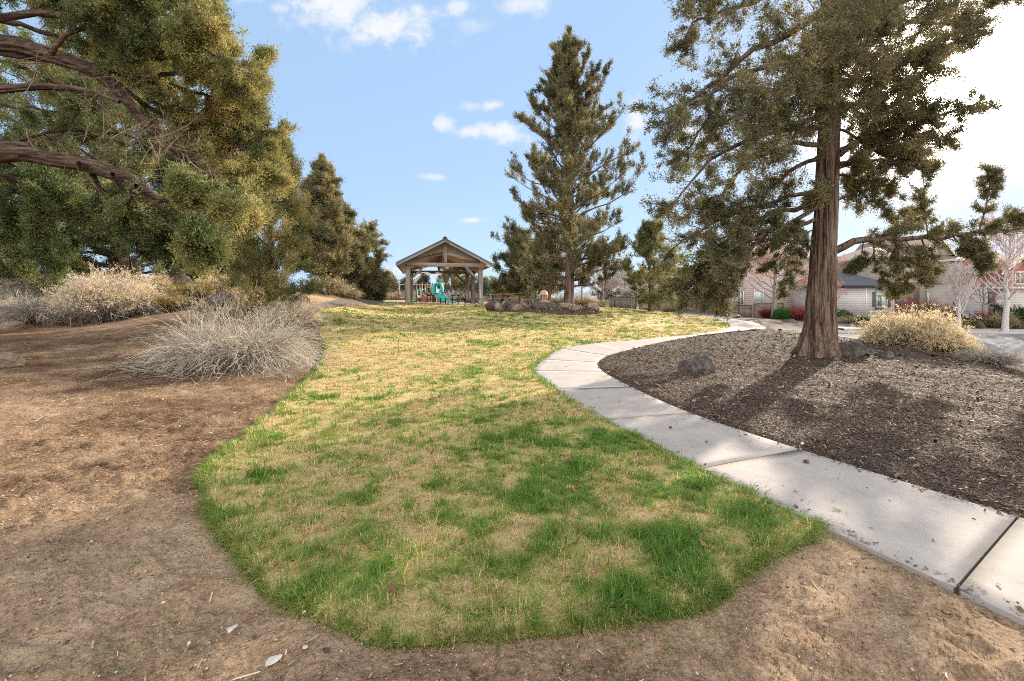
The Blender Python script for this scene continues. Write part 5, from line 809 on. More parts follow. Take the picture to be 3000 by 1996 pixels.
for i, (pts, r, lb, m_) in enumerate([([(2345,1692),(2375,1712),(2400,1738),(2440,1765),(2480,1785),(2508,1800)], .005, 'long pale dry stalk lying on the dirt right of the lawn', M_CREAM), ([(180,1180),(205,1172),(230,1173),(252,1168)], .004, 'bleached stick lying on the dirt at the left', M_STEM), ([(2520,1168),(2535,1160),(2550,1152)], .005, 'short bleached stick on the mulch', M_STEM), ([(895,1893),(915,1882),(935,1872)], .0025, 'short straw lying by the lawn edge', M_CREAM), ([(2410,1642),(2440,1655),(2468,1668)], .006, 'dark twig lying beside the path at the tip of the lawn', M_TWIG)]):
    p = [Vector(G(*q))+Vector((0, 0, .012 if i != 2 else .07)) for q in pts]; mb = MB(); mb.tube([q-p[0] for q in smooth_path([tuple(q) for q in p], 16) for q in [Vector(q)]], r, 5, a=.6); tag(mb.build('stick', m_, None, p[0]), lb, 'stick')
mb = MB(); rg = np.random.default_rng(5)
for k in range(5): mb.box(((k-2)*.018, rg.normal(0, .006), .012+.004*k), (.03, .02, .003), M=Euler((rg.normal(0, .4), rg.normal(0, .4), rg.normal(0, 1))).to_matrix())
tag(mb.build('plastic_scrap', plain('blue_plastic', (.08,.28,.55), rough=.4), None, Vector(G(567, 1079))), 'scrap of blue plastic under the dead grey shrub', 'litter')
# ---------------------------------------------------------------- pavilion
M_POST = mat('taupe_timber', [(.19,.158,.132), (.255,.215,.182), (.30,.255,.218)], scale=6, stretch=(1, 1, .15), bump=.4, bscale=30, bdist=.01, rough=.8)
M_BEAM = mat('taupe_beam', [(.26,.21,.17), (.33,.275,.225), (.38,.32,.265)], scale=4, stretch=(.2, 1, 1), bump=.3, bdist=.01, rough=.8)
M_SIDE = mat('gable_boards', [(.27,.22,.18), (.35,.285,.235)], scale=3, stretch=(.2, 1, 3), bump=.3, bdist=.01, rough=.85)
M_SOFF = mat('plywood_ceiling', [(.42,.31,.21), (.55,.42,.29)], scale=2, stretch=(1, .3, 1), rough=.85)
M_ROOF = mat('grey_metal_roof', [(.13,.13,.137), (.17,.172,.18)], scale=3, rough=.5, spec=.4)
M_FASC = mat('dark_fascia', [(.15,.148,.148), (.19,.187,.185)], scale=3, rough=.6)
M_BLK = plain('black_steel', (.018,.02,.022), rough=.45); M_TABLE = mat('brown_table_slats', [(.24,.11,.06), (.36,.18,.10)], scale=14, stretch=(.2, 1, 1), rough=.55)
def pavilion():
    t = thing('pavilion', 'open timber picnic pavilion with grey gabled roof at the top of the lawn', 'pavilion', (-7.73, 35.5, hz1(-5, 36.5)), R(10.6)); Wd, D, ph = 5.42, 11.0, 2.84
    for j, y in enumerate((0, D/2, D)):
        for x in (0, Wd):
            w = .34; mb = MB(); mb.box((x, y, ph/2-.15), (w, w, ph+.3-.1), bev=.02); mb.box((x, y, .12), (w+.07, w+.07, .44), bev=.015); mb.build('post', M_POST, t)
            mc = MB(); mc.box((x, y, ph-.06), (w+.10, w+.10, .12), bev=.02); mc.box((x, y, ph-.17), (w+.05, w+.05, .06), bev=.01); mc.build('post_cap', M_POST, t)
        if j == 1: continue
        s = [(.10, 1), (Wd-.10, -1)]
        for x, q in s: mb = MB(); mb.beam((x+q*.10, y, ph-.95), (x+q*1.05, y, ph+.02), .16, .16, .012, up=(0, 1, 0)); mb.build('brace', M_POST, t)
        mb = MB(); mb.box((Wd/2, y, ph+.165), (Wd+.5, .22, .30), bev=.015); mb.build('tie_beam', M_BEAM, t)
        mb = MB(); mb.box((Wd/2, y-.003, ph+1.08), (.34, .25, 1.50), bev=.012); mb.build('king_post', M_BEAM, t)
        for q in (-1, 1): mb = MB(); a = Wd/2+q*.19; b = Wd/2+q*2.62; mb.beam((a, y, ph+1.02), (b, y, ph+.41), .2, .22, .01, up=(0, 0, 1)); mb.build('rafter_chord', M_BEAM, t)
        for q in (-1, 1):
            mb = MB(); u0, u1 = q*.175, q*3.05; mb.prism([(u0, 1.08), (u1, .24), (u1, .27), (u0, 1.76)][::q], (Wd/2, y-.05, ph), (1, 0, 0), (0, 0, 1), (0, .1, 0)); mb.build('gable_boarding', M_SIDE, t)
    for x in (0, Wd): mb = MB(); mb.box((x, D/2, ph+.12), (.2, D-.3, .22), bev=.012); mb.build('side_beam', M_BEAM, t)
    y0, y1, ex, ez, az = -.75, D+.75, .78, ph+.03, ph+1.84; cx_ = Wd/2
    for q in (-1, 1):
        A, B = (cx_+q*(cx_+ex), ez), (cx_, az); n = Vector((q*(B[1]-A[1]), 0, cx_+ex)).normalized(); mb = MB()
        mb.prism([(A[0], A[1]+.10), (B[0], B[1]+.10), (B[0], B[1]+.24), (A[0], A[1]+.24)][::q], (0, y0, 0), (1, 0, 0), (0, 0, 1), (0, y1-y0, 0)); m_ = int((y1-y0)/.41)
        for k in range(m_+1): yy = y0+.02+(y1-y0-.04)*k/m_; mb.beam((A[0], yy, A[1]+.25), (B[0], yy, B[1]+.25), .03, .04)
        mb.build('roof', M_ROOF, t)
        mb = MB(); mb.prism([(A[0]-q*.02, A[1]+.05), (B[0], B[1]+.05), (B[0], B[1]+.097), (A[0]-q*.02, A[1]+.097)][::q], (0, y0+.03, 0), (1, 0, 0), (0, 0, 1), (0, y1-y0-.06, 0)); mb.build('soffit', M_SOFF, t)
        for y in (y0-.045, y1+.003): mb = MB(); mb.prism([(A[0]+q*.03, A[1]-.05), (B[0], B[1]-.03), (B[0], B[1]+.235), (A[0]+q*.03, A[1]+.235)][::q], (0, y, 0), (1, 0, 0), (0, 0, 1), (0, .042, 0)); mb.build('barge_board', M_FASC, t)
        mb = MB(); mb.box((A[0]+q*.05, (y0+y1)/2, A[1]+.14), (.045, y1-y0-.02, .19)); mb.build('gutter', M_FASC, t)
    mb = MB(); mb.prism([(-.17, -.05), (0, .06), (.17, -.05), (.17, -.02), (0, .10), (-.17, -.02)], (cx_, y0-.06, az+.30), (1, 0, 0), (0, 0, 1), (0, y1-y0+.12, 0)); mb.build('ridge_cap', M_ROOF, t)
    mb = MB(); mb.tube([(cx_-.55, 1.5, ph+1.2), (cx_-.55, 1.5, ph+1.75)], .015, 6); mb.lathe((cx_-.55, 1.5, ph+1.05), [(.01, .16), (.06, .15), (.17, .05), (.18, 0), (.01, .01)], 14); mb.build('hanging_lamp', M_BLK, t)
    mb = MB(); mb.box((Wd/2, D/2, -.08), (Wd+1.6, D+1.6, .16), bev=.02); mb.build('floor_slab', M_CONC, t); return t
pavilion()
def picnic_table(label, pos, rz, group=None, L=1.85):
    t = thing('picnic_table', label, 'table', pos, rz, group); 
    mb = MB(); [mb.box((0, -.3+.15*k, .75), (L, .13, .035), bev=.006) for k in range(5)]; mb.build('table_top', M_TABLE, t)
    for q in (-1, 1): mb = MB(); [mb.box((0, q*(.72+.14*k), .45), (L, .125, .03), bev=.006) for k in (0, 1)]; mb.build('bench', M_TABLE, t)
    for x in (-L*.32, L*.32):
        mb = MB(); mb.tube([(x, -.24, .02), (x, -.24, .71)], .025, 6); mb.tube([(x, .24, .02), (x, .24, .71)], .025, 6); mb.tube([(x, -.85, .41), (x, .85, .41)], .025, 6)
        for q in (-1, 1): mb.tube([(x, q*.79, .42), (x, q*.79, .02)], .022, 6)
        mb.tube([(x, -.3, .71), (x, .3, .71)], .02, 6); mb.build('frame', M_BLK, t)
    return t
fz = hz1(-5, 38)+.0
p1 = picnic_table('picnic table under the pavilion, nearer the small slide', (at(1262, 880, 39.0)[0], 39.0, fz), R(100), 'picnic tables under the pavilion', 1.7)
p2 = picnic_table('picnic table under the pavilion, in front of the big slide', (at(1334, 880, 38.5)[0], 38.5, fz), R(100), 'picnic tables under the pavilion', 1.7)
for c in [q for q in list(COL.objects) if q.parent is p1 or q.parent is p2]: pass
picnic_table('picnic table on the rocky island, nearer the litter bin', (at(1497, 880, 33.0)[0], 33.0, hz1(at(1497,880,33.0)[0], 33.0)+.12), R(6), 'picnic tables on the island')
picnic_table('picnic table on the rocky island, farther to the left', (at(1466, 880, 36.5)[0], 36.5, hz1(at(1466,880,36.5)[0], 36.5)+.05), R(6), 'picnic tables on the island')
def litter_bin():
    b = on(1593, 34.2); b.z += .14; t = thing('litter_bin', 'pinkish ribbed litter bin with domed lid on the island', 'bin', b); M_BIN = plain('pink_plastic_ribs', (.50,.27,.18), rough=.5); M_BIN2 = plain('bin_liner', (.20,.10,.07), rough=.7); h, r = .66, .28
    mb = MB(); mb.lathe((0, 0, 0), [(.01, .02), (r-.03, .02), (r-.03, h), (.01, h)], 24); mb.build('drum', M_BIN2, t); mb = MB()
    for k in range(16): a = k/16*6.283; mb.box((math.cos(a)*r, math.sin(a)*r, h/2+.02), (.028, .074, h-.02), rz=a, bev=.006)
    mb.build('ribs', M_BIN, t); mb = MB(); mb.lathe((0, 0, h+.012), [(r+.03, 0), (r+.035, .05), (r, .07), (r*.92, .16), (r*.7, .27), (r*.4, .33), (.005, .345)], 24); mb.build('dome_lid', plain('bin_lid', (.56,.34,.24), rough=.45), t, smooth=True)
litter_bin()
def hoop():
    b = on(1573, 32.5); b.z += .12; mb = MB(); P = [(-.13, 0, 0), (-.13, 0, .4)]+[(-.13*math.cos(a), 0, .42+.13*math.sin(a)) for a in np.linspace(.2, 2.94, 7)]+[(.13, 0, .4), (.13, 0, 0)]; mb.tube(P, .028, 8); tag(mb.build('bike_hoop', M_BLK, None, b, smooth=True), 'black inverted-U bicycle hoop left of the litter bin', 'bike rack')
hoop()
def sign():
    b = on(1120, 36); t = thing('park_sign', 'green park rules sign on a square wooden post', 'sign', b, R(4)); top = CAMH+(870-836)/FOC*36-b.z; mb = MB(); mb.box((0, 0, top/2), (.10, .10, top), bev=.008); mb.build('post', M_POST, t)
    mb = MB(); mb.box((-.145, -.035, top-.29), (.17, .02, .52), bev=.005); pn = mb.build('panel', plain('green_sign', (.012,.16,.10), rough=.4), t); M_W = plain('sign_white', (.7,.72,.7), rough=.5); mb = MB()
    for z, w, h in ((-.08, .11, .022), (-.17, .05, .05), (-.235, .05, .04), (-.30, .10, .012), (-.34, .10, .012), (-.38, .10, .012), (-.44, .10, .010)): mb.box((-.145, -.0475, top+z), (w, .003, h))
    mb.build('lettering', M_W, pn)
sign()
# ---------------------------------------------------------------- playground
M_PPOST = plain('red_brown_post', (.16,.065,.045), rough=.45); M_TEAL = mat('teal_plastic', [(.012,.24,.19), (.018,.31,.25)], scale=3, rough=.35, spec=.5); M_TEALL = plain('pale_teal_plastic', (.33,.50,.43), rough=.4); M_MAROON = plain('maroon_panel', (.20,.075,.06), rough=.5); M_PIPE = plain('beige_pipe', (.50,.44,.36), rough=.5)
def playground():
    Y = 54.0; X = lambda px: (px-1500)/FOC*Y; Z = lambda py: CAMH+(HY-py)/FOC*Y; g = hz1(X(1270), Y); t = thing('playground', 'playground climber with teal slides and red-brown posts beyond the pavilion', 'playground', (X(1270), Y, g)); O = Vector((X(1270), Y, g))
    P = lambda px, py, y=0: Vector((X(px), Y+y, max(Z(py), g)))-O
    for px, py, y in ((1220,829,0),(1236.5,828,0),(1250.5,831.7,.2),(1254.5,838,1.6),(1267,830.8,0),(1222,832,1.5),(1283,858,1.4),(1267,834,1.6),(1283,862,0),(1238,832,1.5)):
        mb = MB(); a = P(px, py, y); mb.tube([(a.x, a.y, -.05), tuple(a)], .065, 10); mb.lathe((a.x, a.y, a.z), [(.07, 0), (.07, .03), (.03, .06), (.002, .065)], 10); mb.build('post', M_PPOST, t)
    for (a, b, z) in ((1219, 1238, 872.5), (1264, 1285, 860)): mb = MB(); p, q = P(a, z), P(b, z); mb.box(((p.x+q.x)/2, .75, p.z), (q.x-p.x, 1.5, .09), bev=.02); mb.build('deck', M_PPOST, t)
    mb = MB(); ap = P(1228.5, 844.5, .7); c = [P(1221, 848.5, 0), P(1236.5, 848.5, 0), P(1236.5, 848.5, 1.5), P(1221, 848.5, 1.5)]; mb.add([tuple(v) for v in c]+[tuple(ap)]+[tuple(v-Vector((0, 0, .06))) for v in c], [(0,1,4),(1,2,4),(2,3,4),(3,0,4)], [(0,5,6,1),(1,6,7,2),(2,7,8,3),(3,8,5,0),(8,7,6,5)]); mb.build('canopy', M_TEAL, t)
    for px in (1223, 1233.5): mb = MB(); a, b = P(px, 849), P(px, 872); mb.box(((a.x+b.x)/2, 0, (a.z+b.z)/2), (.12, .05, a.z-b.z), bev=.01); mb.build('window_panel', M_TEALL, t)
    mb = MB(); a = P(1228.2, 851.5); mb.box((a.x, .05, a.z), (.30, .05, .14), bev=.02); mb.build('panel_header', M_TEAL, t); mb = MB(); a = P(1228.2, 870); mb.box((a.x, .02, a.z), (.36, .05, .28), bev=.02); mb.build('counter_panel', M_PIPE, t)
    def slide(A, B, C, w, lanes, name):
        mb = MB(); edge = MB(); pts = [A, A.lerp(B, .08)-Vector((0, 0, .02))]+[A.lerp(B, s)-Vector((0, 0, .10*math.sin(s*math.pi))) for s in (.25, .5, .75, .95)]+[B.lerp(C, s) for s in (.4, 1)]; S = smooth_path([tuple(p) for p in pts], 20); dr = (B-A); side = Vector((-dr.y, dr.x, 0)).normalized() if abs(dr.y)+abs(dr.x) > 1e-3 else Vector((0, 1, 0))
        n = 9; prof = [(-.5, .13), (-.47, .13), (-.43, .02), (-.25, 0), (0, 0), (.25, 0), (.43, .02), (.47, .13), (.5, .13)]
        for l in range(lanes):
            V = np.array([[np.array(S[i])+np.array(side)*(u*w+(l-(lanes-1)/2)*w)+np.array([0, 0, v]) for u, v in prof] for i in range(len(S))]); Vb = V.copy(); Vb[..., 2] -= .045; m_ = len(prof); i, j = np.meshgrid(np.arange(len(S)-1), np.arange(m_-1), indexing='ij'); i, j = i.ravel(), j.ravel(); q = np.stack([i*m_+j, (i+1)*m_+j, (i+1)*m_+j+1, i*m_+j+1], 1)
            mb.add(V.reshape(-1, 3), None, q); mb.add(Vb.reshape(-1, 3), None, q[:, ::-1]); [edge.tube([V[k, e]+np.array([0, 0, .012]) for k in range(len(S))], .02, 5) for e in (0, m_-1)]
        s_ = mb.build(name, M_TEAL, t, smooth=True); edge.build('slide_rim', M_TEALL, s_)
    slide(P(1283, 862, .1), P(1316, 889.5, -2.2), P(1330, 891, -2.6), .62, 2, 'double_slide'); slide(P(1221, 874, .7), P(1207, 890.5, -.6), P(1202, 891.5, -.9), .6, 1, 'small_slide')
    hood = [P(1270, 862), P(1270, 842), P(1274, 834), P(1281, 830.5), P(1288, 831.5), P(1292.5, 838), P(1292.5, 856)]; mb = MB(); S = smooth_path([tuple(p) for p in hood], 26); mb2 = MB(); D_ = nrm(np.gradient(S, axis=0)); wi = np.interp(np.linspace(0, 1, 26), [0, .15, .3, .6, .8, 1], [.22, .2, .12, .16, .12, .13]); Np = np.stack([-D_[:, 2], 0*D_[:, 0], D_[:, 0]], 1)
    V = np.concatenate([np.stack([S+Np*wi[:, None]*a+np.array([0, b, 0]) for a, b in ((1, -.12), (-1, -.12), (-1, 1.2), (1, 1.2))], 1)]).reshape(-1, 3); i, j = np.meshgrid(np.arange(25), np.arange(4), indexing='ij'); i, j = i.ravel(), j.ravel(); j2 = (j+1) % 4; mb.add(V, [], np.concatenate([np.stack([i*4+j, i*4+j2, (i+1)*4+j2, (i+1)*4+j], 1), [[0, 3, 2, 1], [100, 101, 102, 103]]])); mb.build('slide_hood', M_TEAL, t)
    mb = MB(); a, b = P(1265, 860, .7), P(1242, 872, .7); mb.beam(tuple(a), tuple(b), .9, .06, .01); mb.beam(tuple(P(1240, 868, .2)), tuple(P(1251, 890, -.6)), .7, .22, .02); mb.build('climbing_ramp', M_MAROON, t)
    mb = MB(); [mb.tube([tuple(P(*u)), tuple(P(*v))], .022, 5) for u, v in (((1238, 863, -.1), (1263, 873, -.1)), ((1251, 852, -.1), (1265, 871, -.1)), ((1240, 864, .1), (1252, 873, .1)), ((1238, 848, .1), (1266, 840, .1)), ((1266, 862, -.1), (1277, 871, -.1)))]; mb.build('handrails', M_PIPE, t)
    mb = MB(); [mb.tube([tuple(P(px, 838, .75)), tuple(P(px, 861, .75))], .018, 5) for px in (1257, 1259.5, 1262, 1264.5)]; mb.tube([tuple(P(1254, 838, .75)), tuple(P(1267, 838, .75))], .02, 5); mb.build('bar_panel', M_PIPE, t)
    mb = MB(); [mb.tube([tuple(P(px, 862, .3)), tuple(P(px, 893, .3))], .045, 6) for px in (1275, 1290)]; mb.build('slide_support', M_PPOST, t)
playground()
def ladder():
    Y = 55.5; X = lambda px: (px-1500)/FOC*Y; Z = lambda py: CAMH+(HY-py)/FOC*Y; g = hz1(X(1180), Y); t = thing('climbing_frame', 'overhead bar frame with red-brown posts left of the climber', 'climbing frame', (X(1168.5), Y, g)); o = Vector((X(1168.5), Y, g))
    for px in (1168.5, 1187): mb = MB(); mb.tube([(X(px)-o.x, 0, -.05), (X(px)-o.x, 0, Z(827)-o.z)], .065, 10); mb.build('post', M_PPOST, t)
    mb = MB(); mb.tube([(X(1169)-o.x, 0, Z(834)-o.z), (X(1262)-o.x, .3, Z(835)-o.z)], .028, 6); mb.build('overhead_bar', M_PIPE, t); mb = MB(); [mb.tube([(X(1169)-o.x, 0, Z(py)-o.z), (X(1187)-o.x, 0, Z(py)-o.z)], .024, 6) for py in (872, 880, 887)]; mb.build('rungs', M_PIPE, t)
ladder()
mb = MB(); a, b = on(1122, 52), on(1205, 52); mb.beam(tuple(a-a+Vector((0, 0, .08))), tuple(b-a+Vector((0, 0, .08))), .15, .25, .02); tag(mb.build('timber_edging', M_PIPE, None, a), 'low pale timber edging along the playground', 'edging')
# ---------------------------------------------------------------- fences
def linkmat():
    m = bpy.data.materials.new('chain_link'); m.use_nodes = True; nt = m.node_tree; nt.nodes.clear(); o = N(nt, 'ShaderNodeOutputMaterial'); tc = N(nt, 'ShaderNodeTexCoord'); sp = N(nt, 'ShaderNodeSeparateXYZ'); LK(nt, tc.outputs['Object'], sp.inputs[0]); h = MTH(nt, 'ADD', sp.outputs[0], MTH(nt, 'MULTIPLY', sp.outputs[1], .8)); S_ = None
    for s in (1, -1):
        v = MTH(nt, 'FRACT', MTH(nt, 'MULTIPLY', MTH(nt, 'ADD', h, MTH(nt, 'MULTIPLY', sp.outputs[2], float(s))), 13.0)); w = MTH(nt, 'LESS_THAN', v, .13); S_ = w if S_ is None else MTH(nt, 'MAXIMUM', S_, w)
    tr = N(nt, 'ShaderNodeBsdfTransparent'); d = N(nt, 'ShaderNodeBsdfPrincipled', i_Roughness=.5); d.inputs[0].default_value = (.03, .032, .035, 1); mx = N(nt, 'ShaderNodeMixShader'); LK(nt, S_, mx.inputs[0]); LK(nt, tr.outputs[0], mx.inputs[1]); LK(nt, d.outputs[0], mx.inputs[2]); LK(nt, mx.outputs[0], o.inputs[0]); return m
M_LINK = linkmat()
def chain_fence(label, posts):
    """posts: (px, Y, py of the top, height)"""
    P = [at(px, py, Y) for px, Y, py, h in posts]; H = [q[3] for q in posts]; b = P[0]-Vector((0, 0, H[0])); t = thing('chain_link_fence', label, 'fence', b)
    for p, h in zip(P, H): mb = MB(); q = p-b; mb.tube([(q.x, q.y, q.z-h), (q.x, q.y, q.z+.03)], .035, 8); mb.lathe((q.x, q.y, q.z+.03), [(.042, 0), (.03, .03), (.002, .04)], 8); mb.build('post', M_BLK, t)
    mb = MB(); fb = MB()
    for i in range(len(P)-1):
        a, c = P[i]-b, P[i+1]-b; mb.tube([tuple(a), tuple(c)], .024, 6); up = Vector((0, 0, 1)); fb.add([tuple(a-up*(H[i]-.03)), tuple(c-up*(H[i+1]-.03)), tuple(c-up*.02), tuple(a-up*.02)], None, [(0, 1, 2, 3)])
    mb.build('top_rail', M_BLK, t); fb.build('mesh', M_LINK, t)
chain_fence('black chain-link fence running from the island to the brown gate', [(1631,75,861.5,1.25),(1677,70,858,1.3),(1720,64,858.6,1.3),(1755,56,864,1.25),(1800.5,45,868,1.22),(1862,45,870.6,1.22),(1929,45.5,872.5,1.22),(2010,43,876,1.22),(2099,38,881,1.25),(2165,35,886,1.25)])
chain_fence('black chain-link fence behind the playground', [(px, 62, 862+(px-1100)*.008, 1.2) for px in (1080,1152,1205,1270,1335,1437,1500)])
chain_fence('low chain-link fence glimpsed at the far left edge', [(-120,30,893,1.2),(-20,30,893,1.2),(60,30,893,1.2)])
M_FEN = mat('brown_fence_boards', [(.13,.095,.075), (.19,.142,.115), (.225,.172,.14)], scale=9, stretch=(1, 1, .05), bump=.4, bdist=.01, rough=.85, tint=.6)
def board_fence(label, A, B, h, name='wooden_fence'):
    b = A-Vector((0, 0, 0)); t = thing(name, label, 'fence', b); d = (B-A); L = math.hypot(d.x, d.y); n = max(2, int(L/.14)); rg = random.Random(int(L*10)); mb = MB(); rz = math.atan2(d.y, d.x); w = L/n
    for k in range(n): p = d*((k+.5)/n); mb.box((p.x, p.y, p.z+h/2), (w-.006, .02, h-.02), rz=rz, a=rg.random())
    mb.build('boards', M_FEN, t); n2 = max(1, round(L/2.4))
    for k in range(n2+1): p = d*(k/n2); mb = MB(); nx = Vector((math.sin(rz), -math.cos(rz), 0))*.06; mb.box((p.x+nx.x, p.y+nx.y, p.z+h/2-.1), (.10, .09, h+.3), rz=rz, bev=.01); mb.build('post', M_FEN, t)
    mb = MB(); nx = Vector((math.sin(rz), -math.cos(rz), 0))*.022; mb.beam(tuple(Vector((0, 0, h+.012))+nx), tuple(d+Vector((0, 0, h+.012))+nx), .10, .035); mb.beam(tuple(nx+Vector((0, 0, h*.82))), tuple(d+nx+Vector((0, 0, h*.82))), .022, .09); mb.build('cap_rail', M_FEN, t); return t
def fseg(pa, ta, ba, Ya, pb, tb_, Yb): A, B = at(pa, ba, Ya), at(pb, tb_, Yb); return A, B
def fence_px(label, pxa, Ya, pxb, Yb, pyt_a, pyb_a, pyb_b, name='wooden_fence'):
    A, B = at(pxa, pyb_a, Ya), at(pxb, pyb_b, Yb); h = (pyb_a-pyt_a)/FOC*Ya; return board_fence(label, A, B, h, name)
fence_px('brown board fence behind the chain-link, left run', 1786, 48.5, 1975, 48, 871, 908, 910)
fence_px('low brown board enclosure behind the pale bare tree', 1884, 46.8, 1968, 46.6, 889, 910, 911)
fence_px('brown board fence behind the hanging branch', 1975, 47.5, 2120, 44.5, 891, 924, 930)
fence_px('brown board fence between the end post and the gate', 2120, 44, 2206, 42.5, 892, 934, 939)
def gate():
    A, B = at(2209, 939, 42.4), at(2294, 938, 43.5); h = (938-888)/FOC*42.4; t = board_fence('brown board double gate with black hinges', A, B, h, 'wooden_gate'); t['category'] = 'gate'; d = B-A
    for f, z in ((.03, .3), (.03, .95), (.55, .95), (.03, 1.4)): mb = MB(); p = d*f; mb.box((p.x, p.y-.075-.05, z), (.09, .02, .13), bev=.004); mb.build('hinge', M_BLK, t)
gate()
# ---------------------------------------------------------------- houses
def siding(name, c, pitch=.19):
    m = bpy.data.materials.new(name); m.use_nodes = True; nt = m.node_tree; nt.nodes.clear(); o = N(nt, 'ShaderNodeOutputMaterial'); b = N(nt, 'ShaderNodeBsdfPrincipled', i_Roughness=.75); tc = N(nt, 'ShaderNodeTexCoord'); sp = N(nt, 'ShaderNodeSeparateXYZ'); LK(nt, tc.outputs['Object'], sp.inputs[0]); f = MTH(nt, 'FRACT', MTH(nt, 'DIVIDE', sp.outputs[2], pitch)); no = N(nt, 'ShaderNodeTexNoise', i_Scale=1.2, i_Detail=8.0); LK(nt, tc.outputs['Object'], no.inputs['Vector'])
    bp = N(nt, 'ShaderNodeBump', i_Strength=1.0, i_Distance=.03, invert=True); LK(nt, f, bp.inputs['Height']); LK(nt, bp.outputs[0], b.inputs['Normal']); rp = N(nt, 'ShaderNodeValToRGB'); LK(nt, no.outputs[0], rp.inputs[0]); e = rp.color_ramp.elements; e[0].position = .3; e[1].position = .7; e[0].color = (*[v*.9 for v in c], 1); e[1].color = (*[v*1.06 for v in c], 1)
    ln = MTH(nt, 'GREATER_THAN', f, .12); mx = N(nt, 'ShaderNodeMix', data_type='RGBA'); LK(nt, MTH(nt, 'MULTIPLY_ADD', ln, .35, .65), mx.inputs[0]); mx.inputs[6].default_value = (.10, .09, .085, 1); LK(nt, rp.outputs[0], mx.inputs[7]); LK(nt, mx.outputs[2], b.inputs['Base Color']); LK(nt, b.outputs[0], o.inputs[0]); return m
S_PINK = siding('pink_grey_siding', (.40,.335,.315)); S_GREY = siding('light_grey_siding', (.40,.38,.36)); S_TAUPE = siding('taupe_siding', (.27,.235,.21)); S_SAGE = siding('sage_siding', (.31,.29,.25)); S_BRN = siding('dark_brown_siding', (.11,.085,.075)); S_RED = siding('red_brown_shingle', (.30,.10,.09), .13)
M_TRIM = plain('cream_trim', (.62,.58,.52)); M_DTRIM = plain('slate_trim', (.07,.075,.085)); M_SLATE = mat('slate_roof', [(.05,.055,.065), (.09,.095,.105)], scale=14, bump=.5, rough=.9); M_BROOF = mat('brown_roof', [(.12,.095,.088), (.19,.155,.145)], scale=14, bump=.5, rough=.9); M_STONE = mat('brown_brick', [(.12,.08,.065), (.24,.17,.14)], scale=9, bump=.5)
M_GLASS = mat('window_glass', [(.05,.075,.075), (.16,.20,.19)], scale=1.0, rough=.06, spec=.9); M_GLASS2 = mat('pale_blind', [(.30,.40,.36), (.42,.52,.47)], scale=1.5, rough=.1, spec=.8); M_DOOR = plain('dark_door', (.10,.05,.045), rough=.4)  # M_GLASS2 is a paler grey-green pane colour
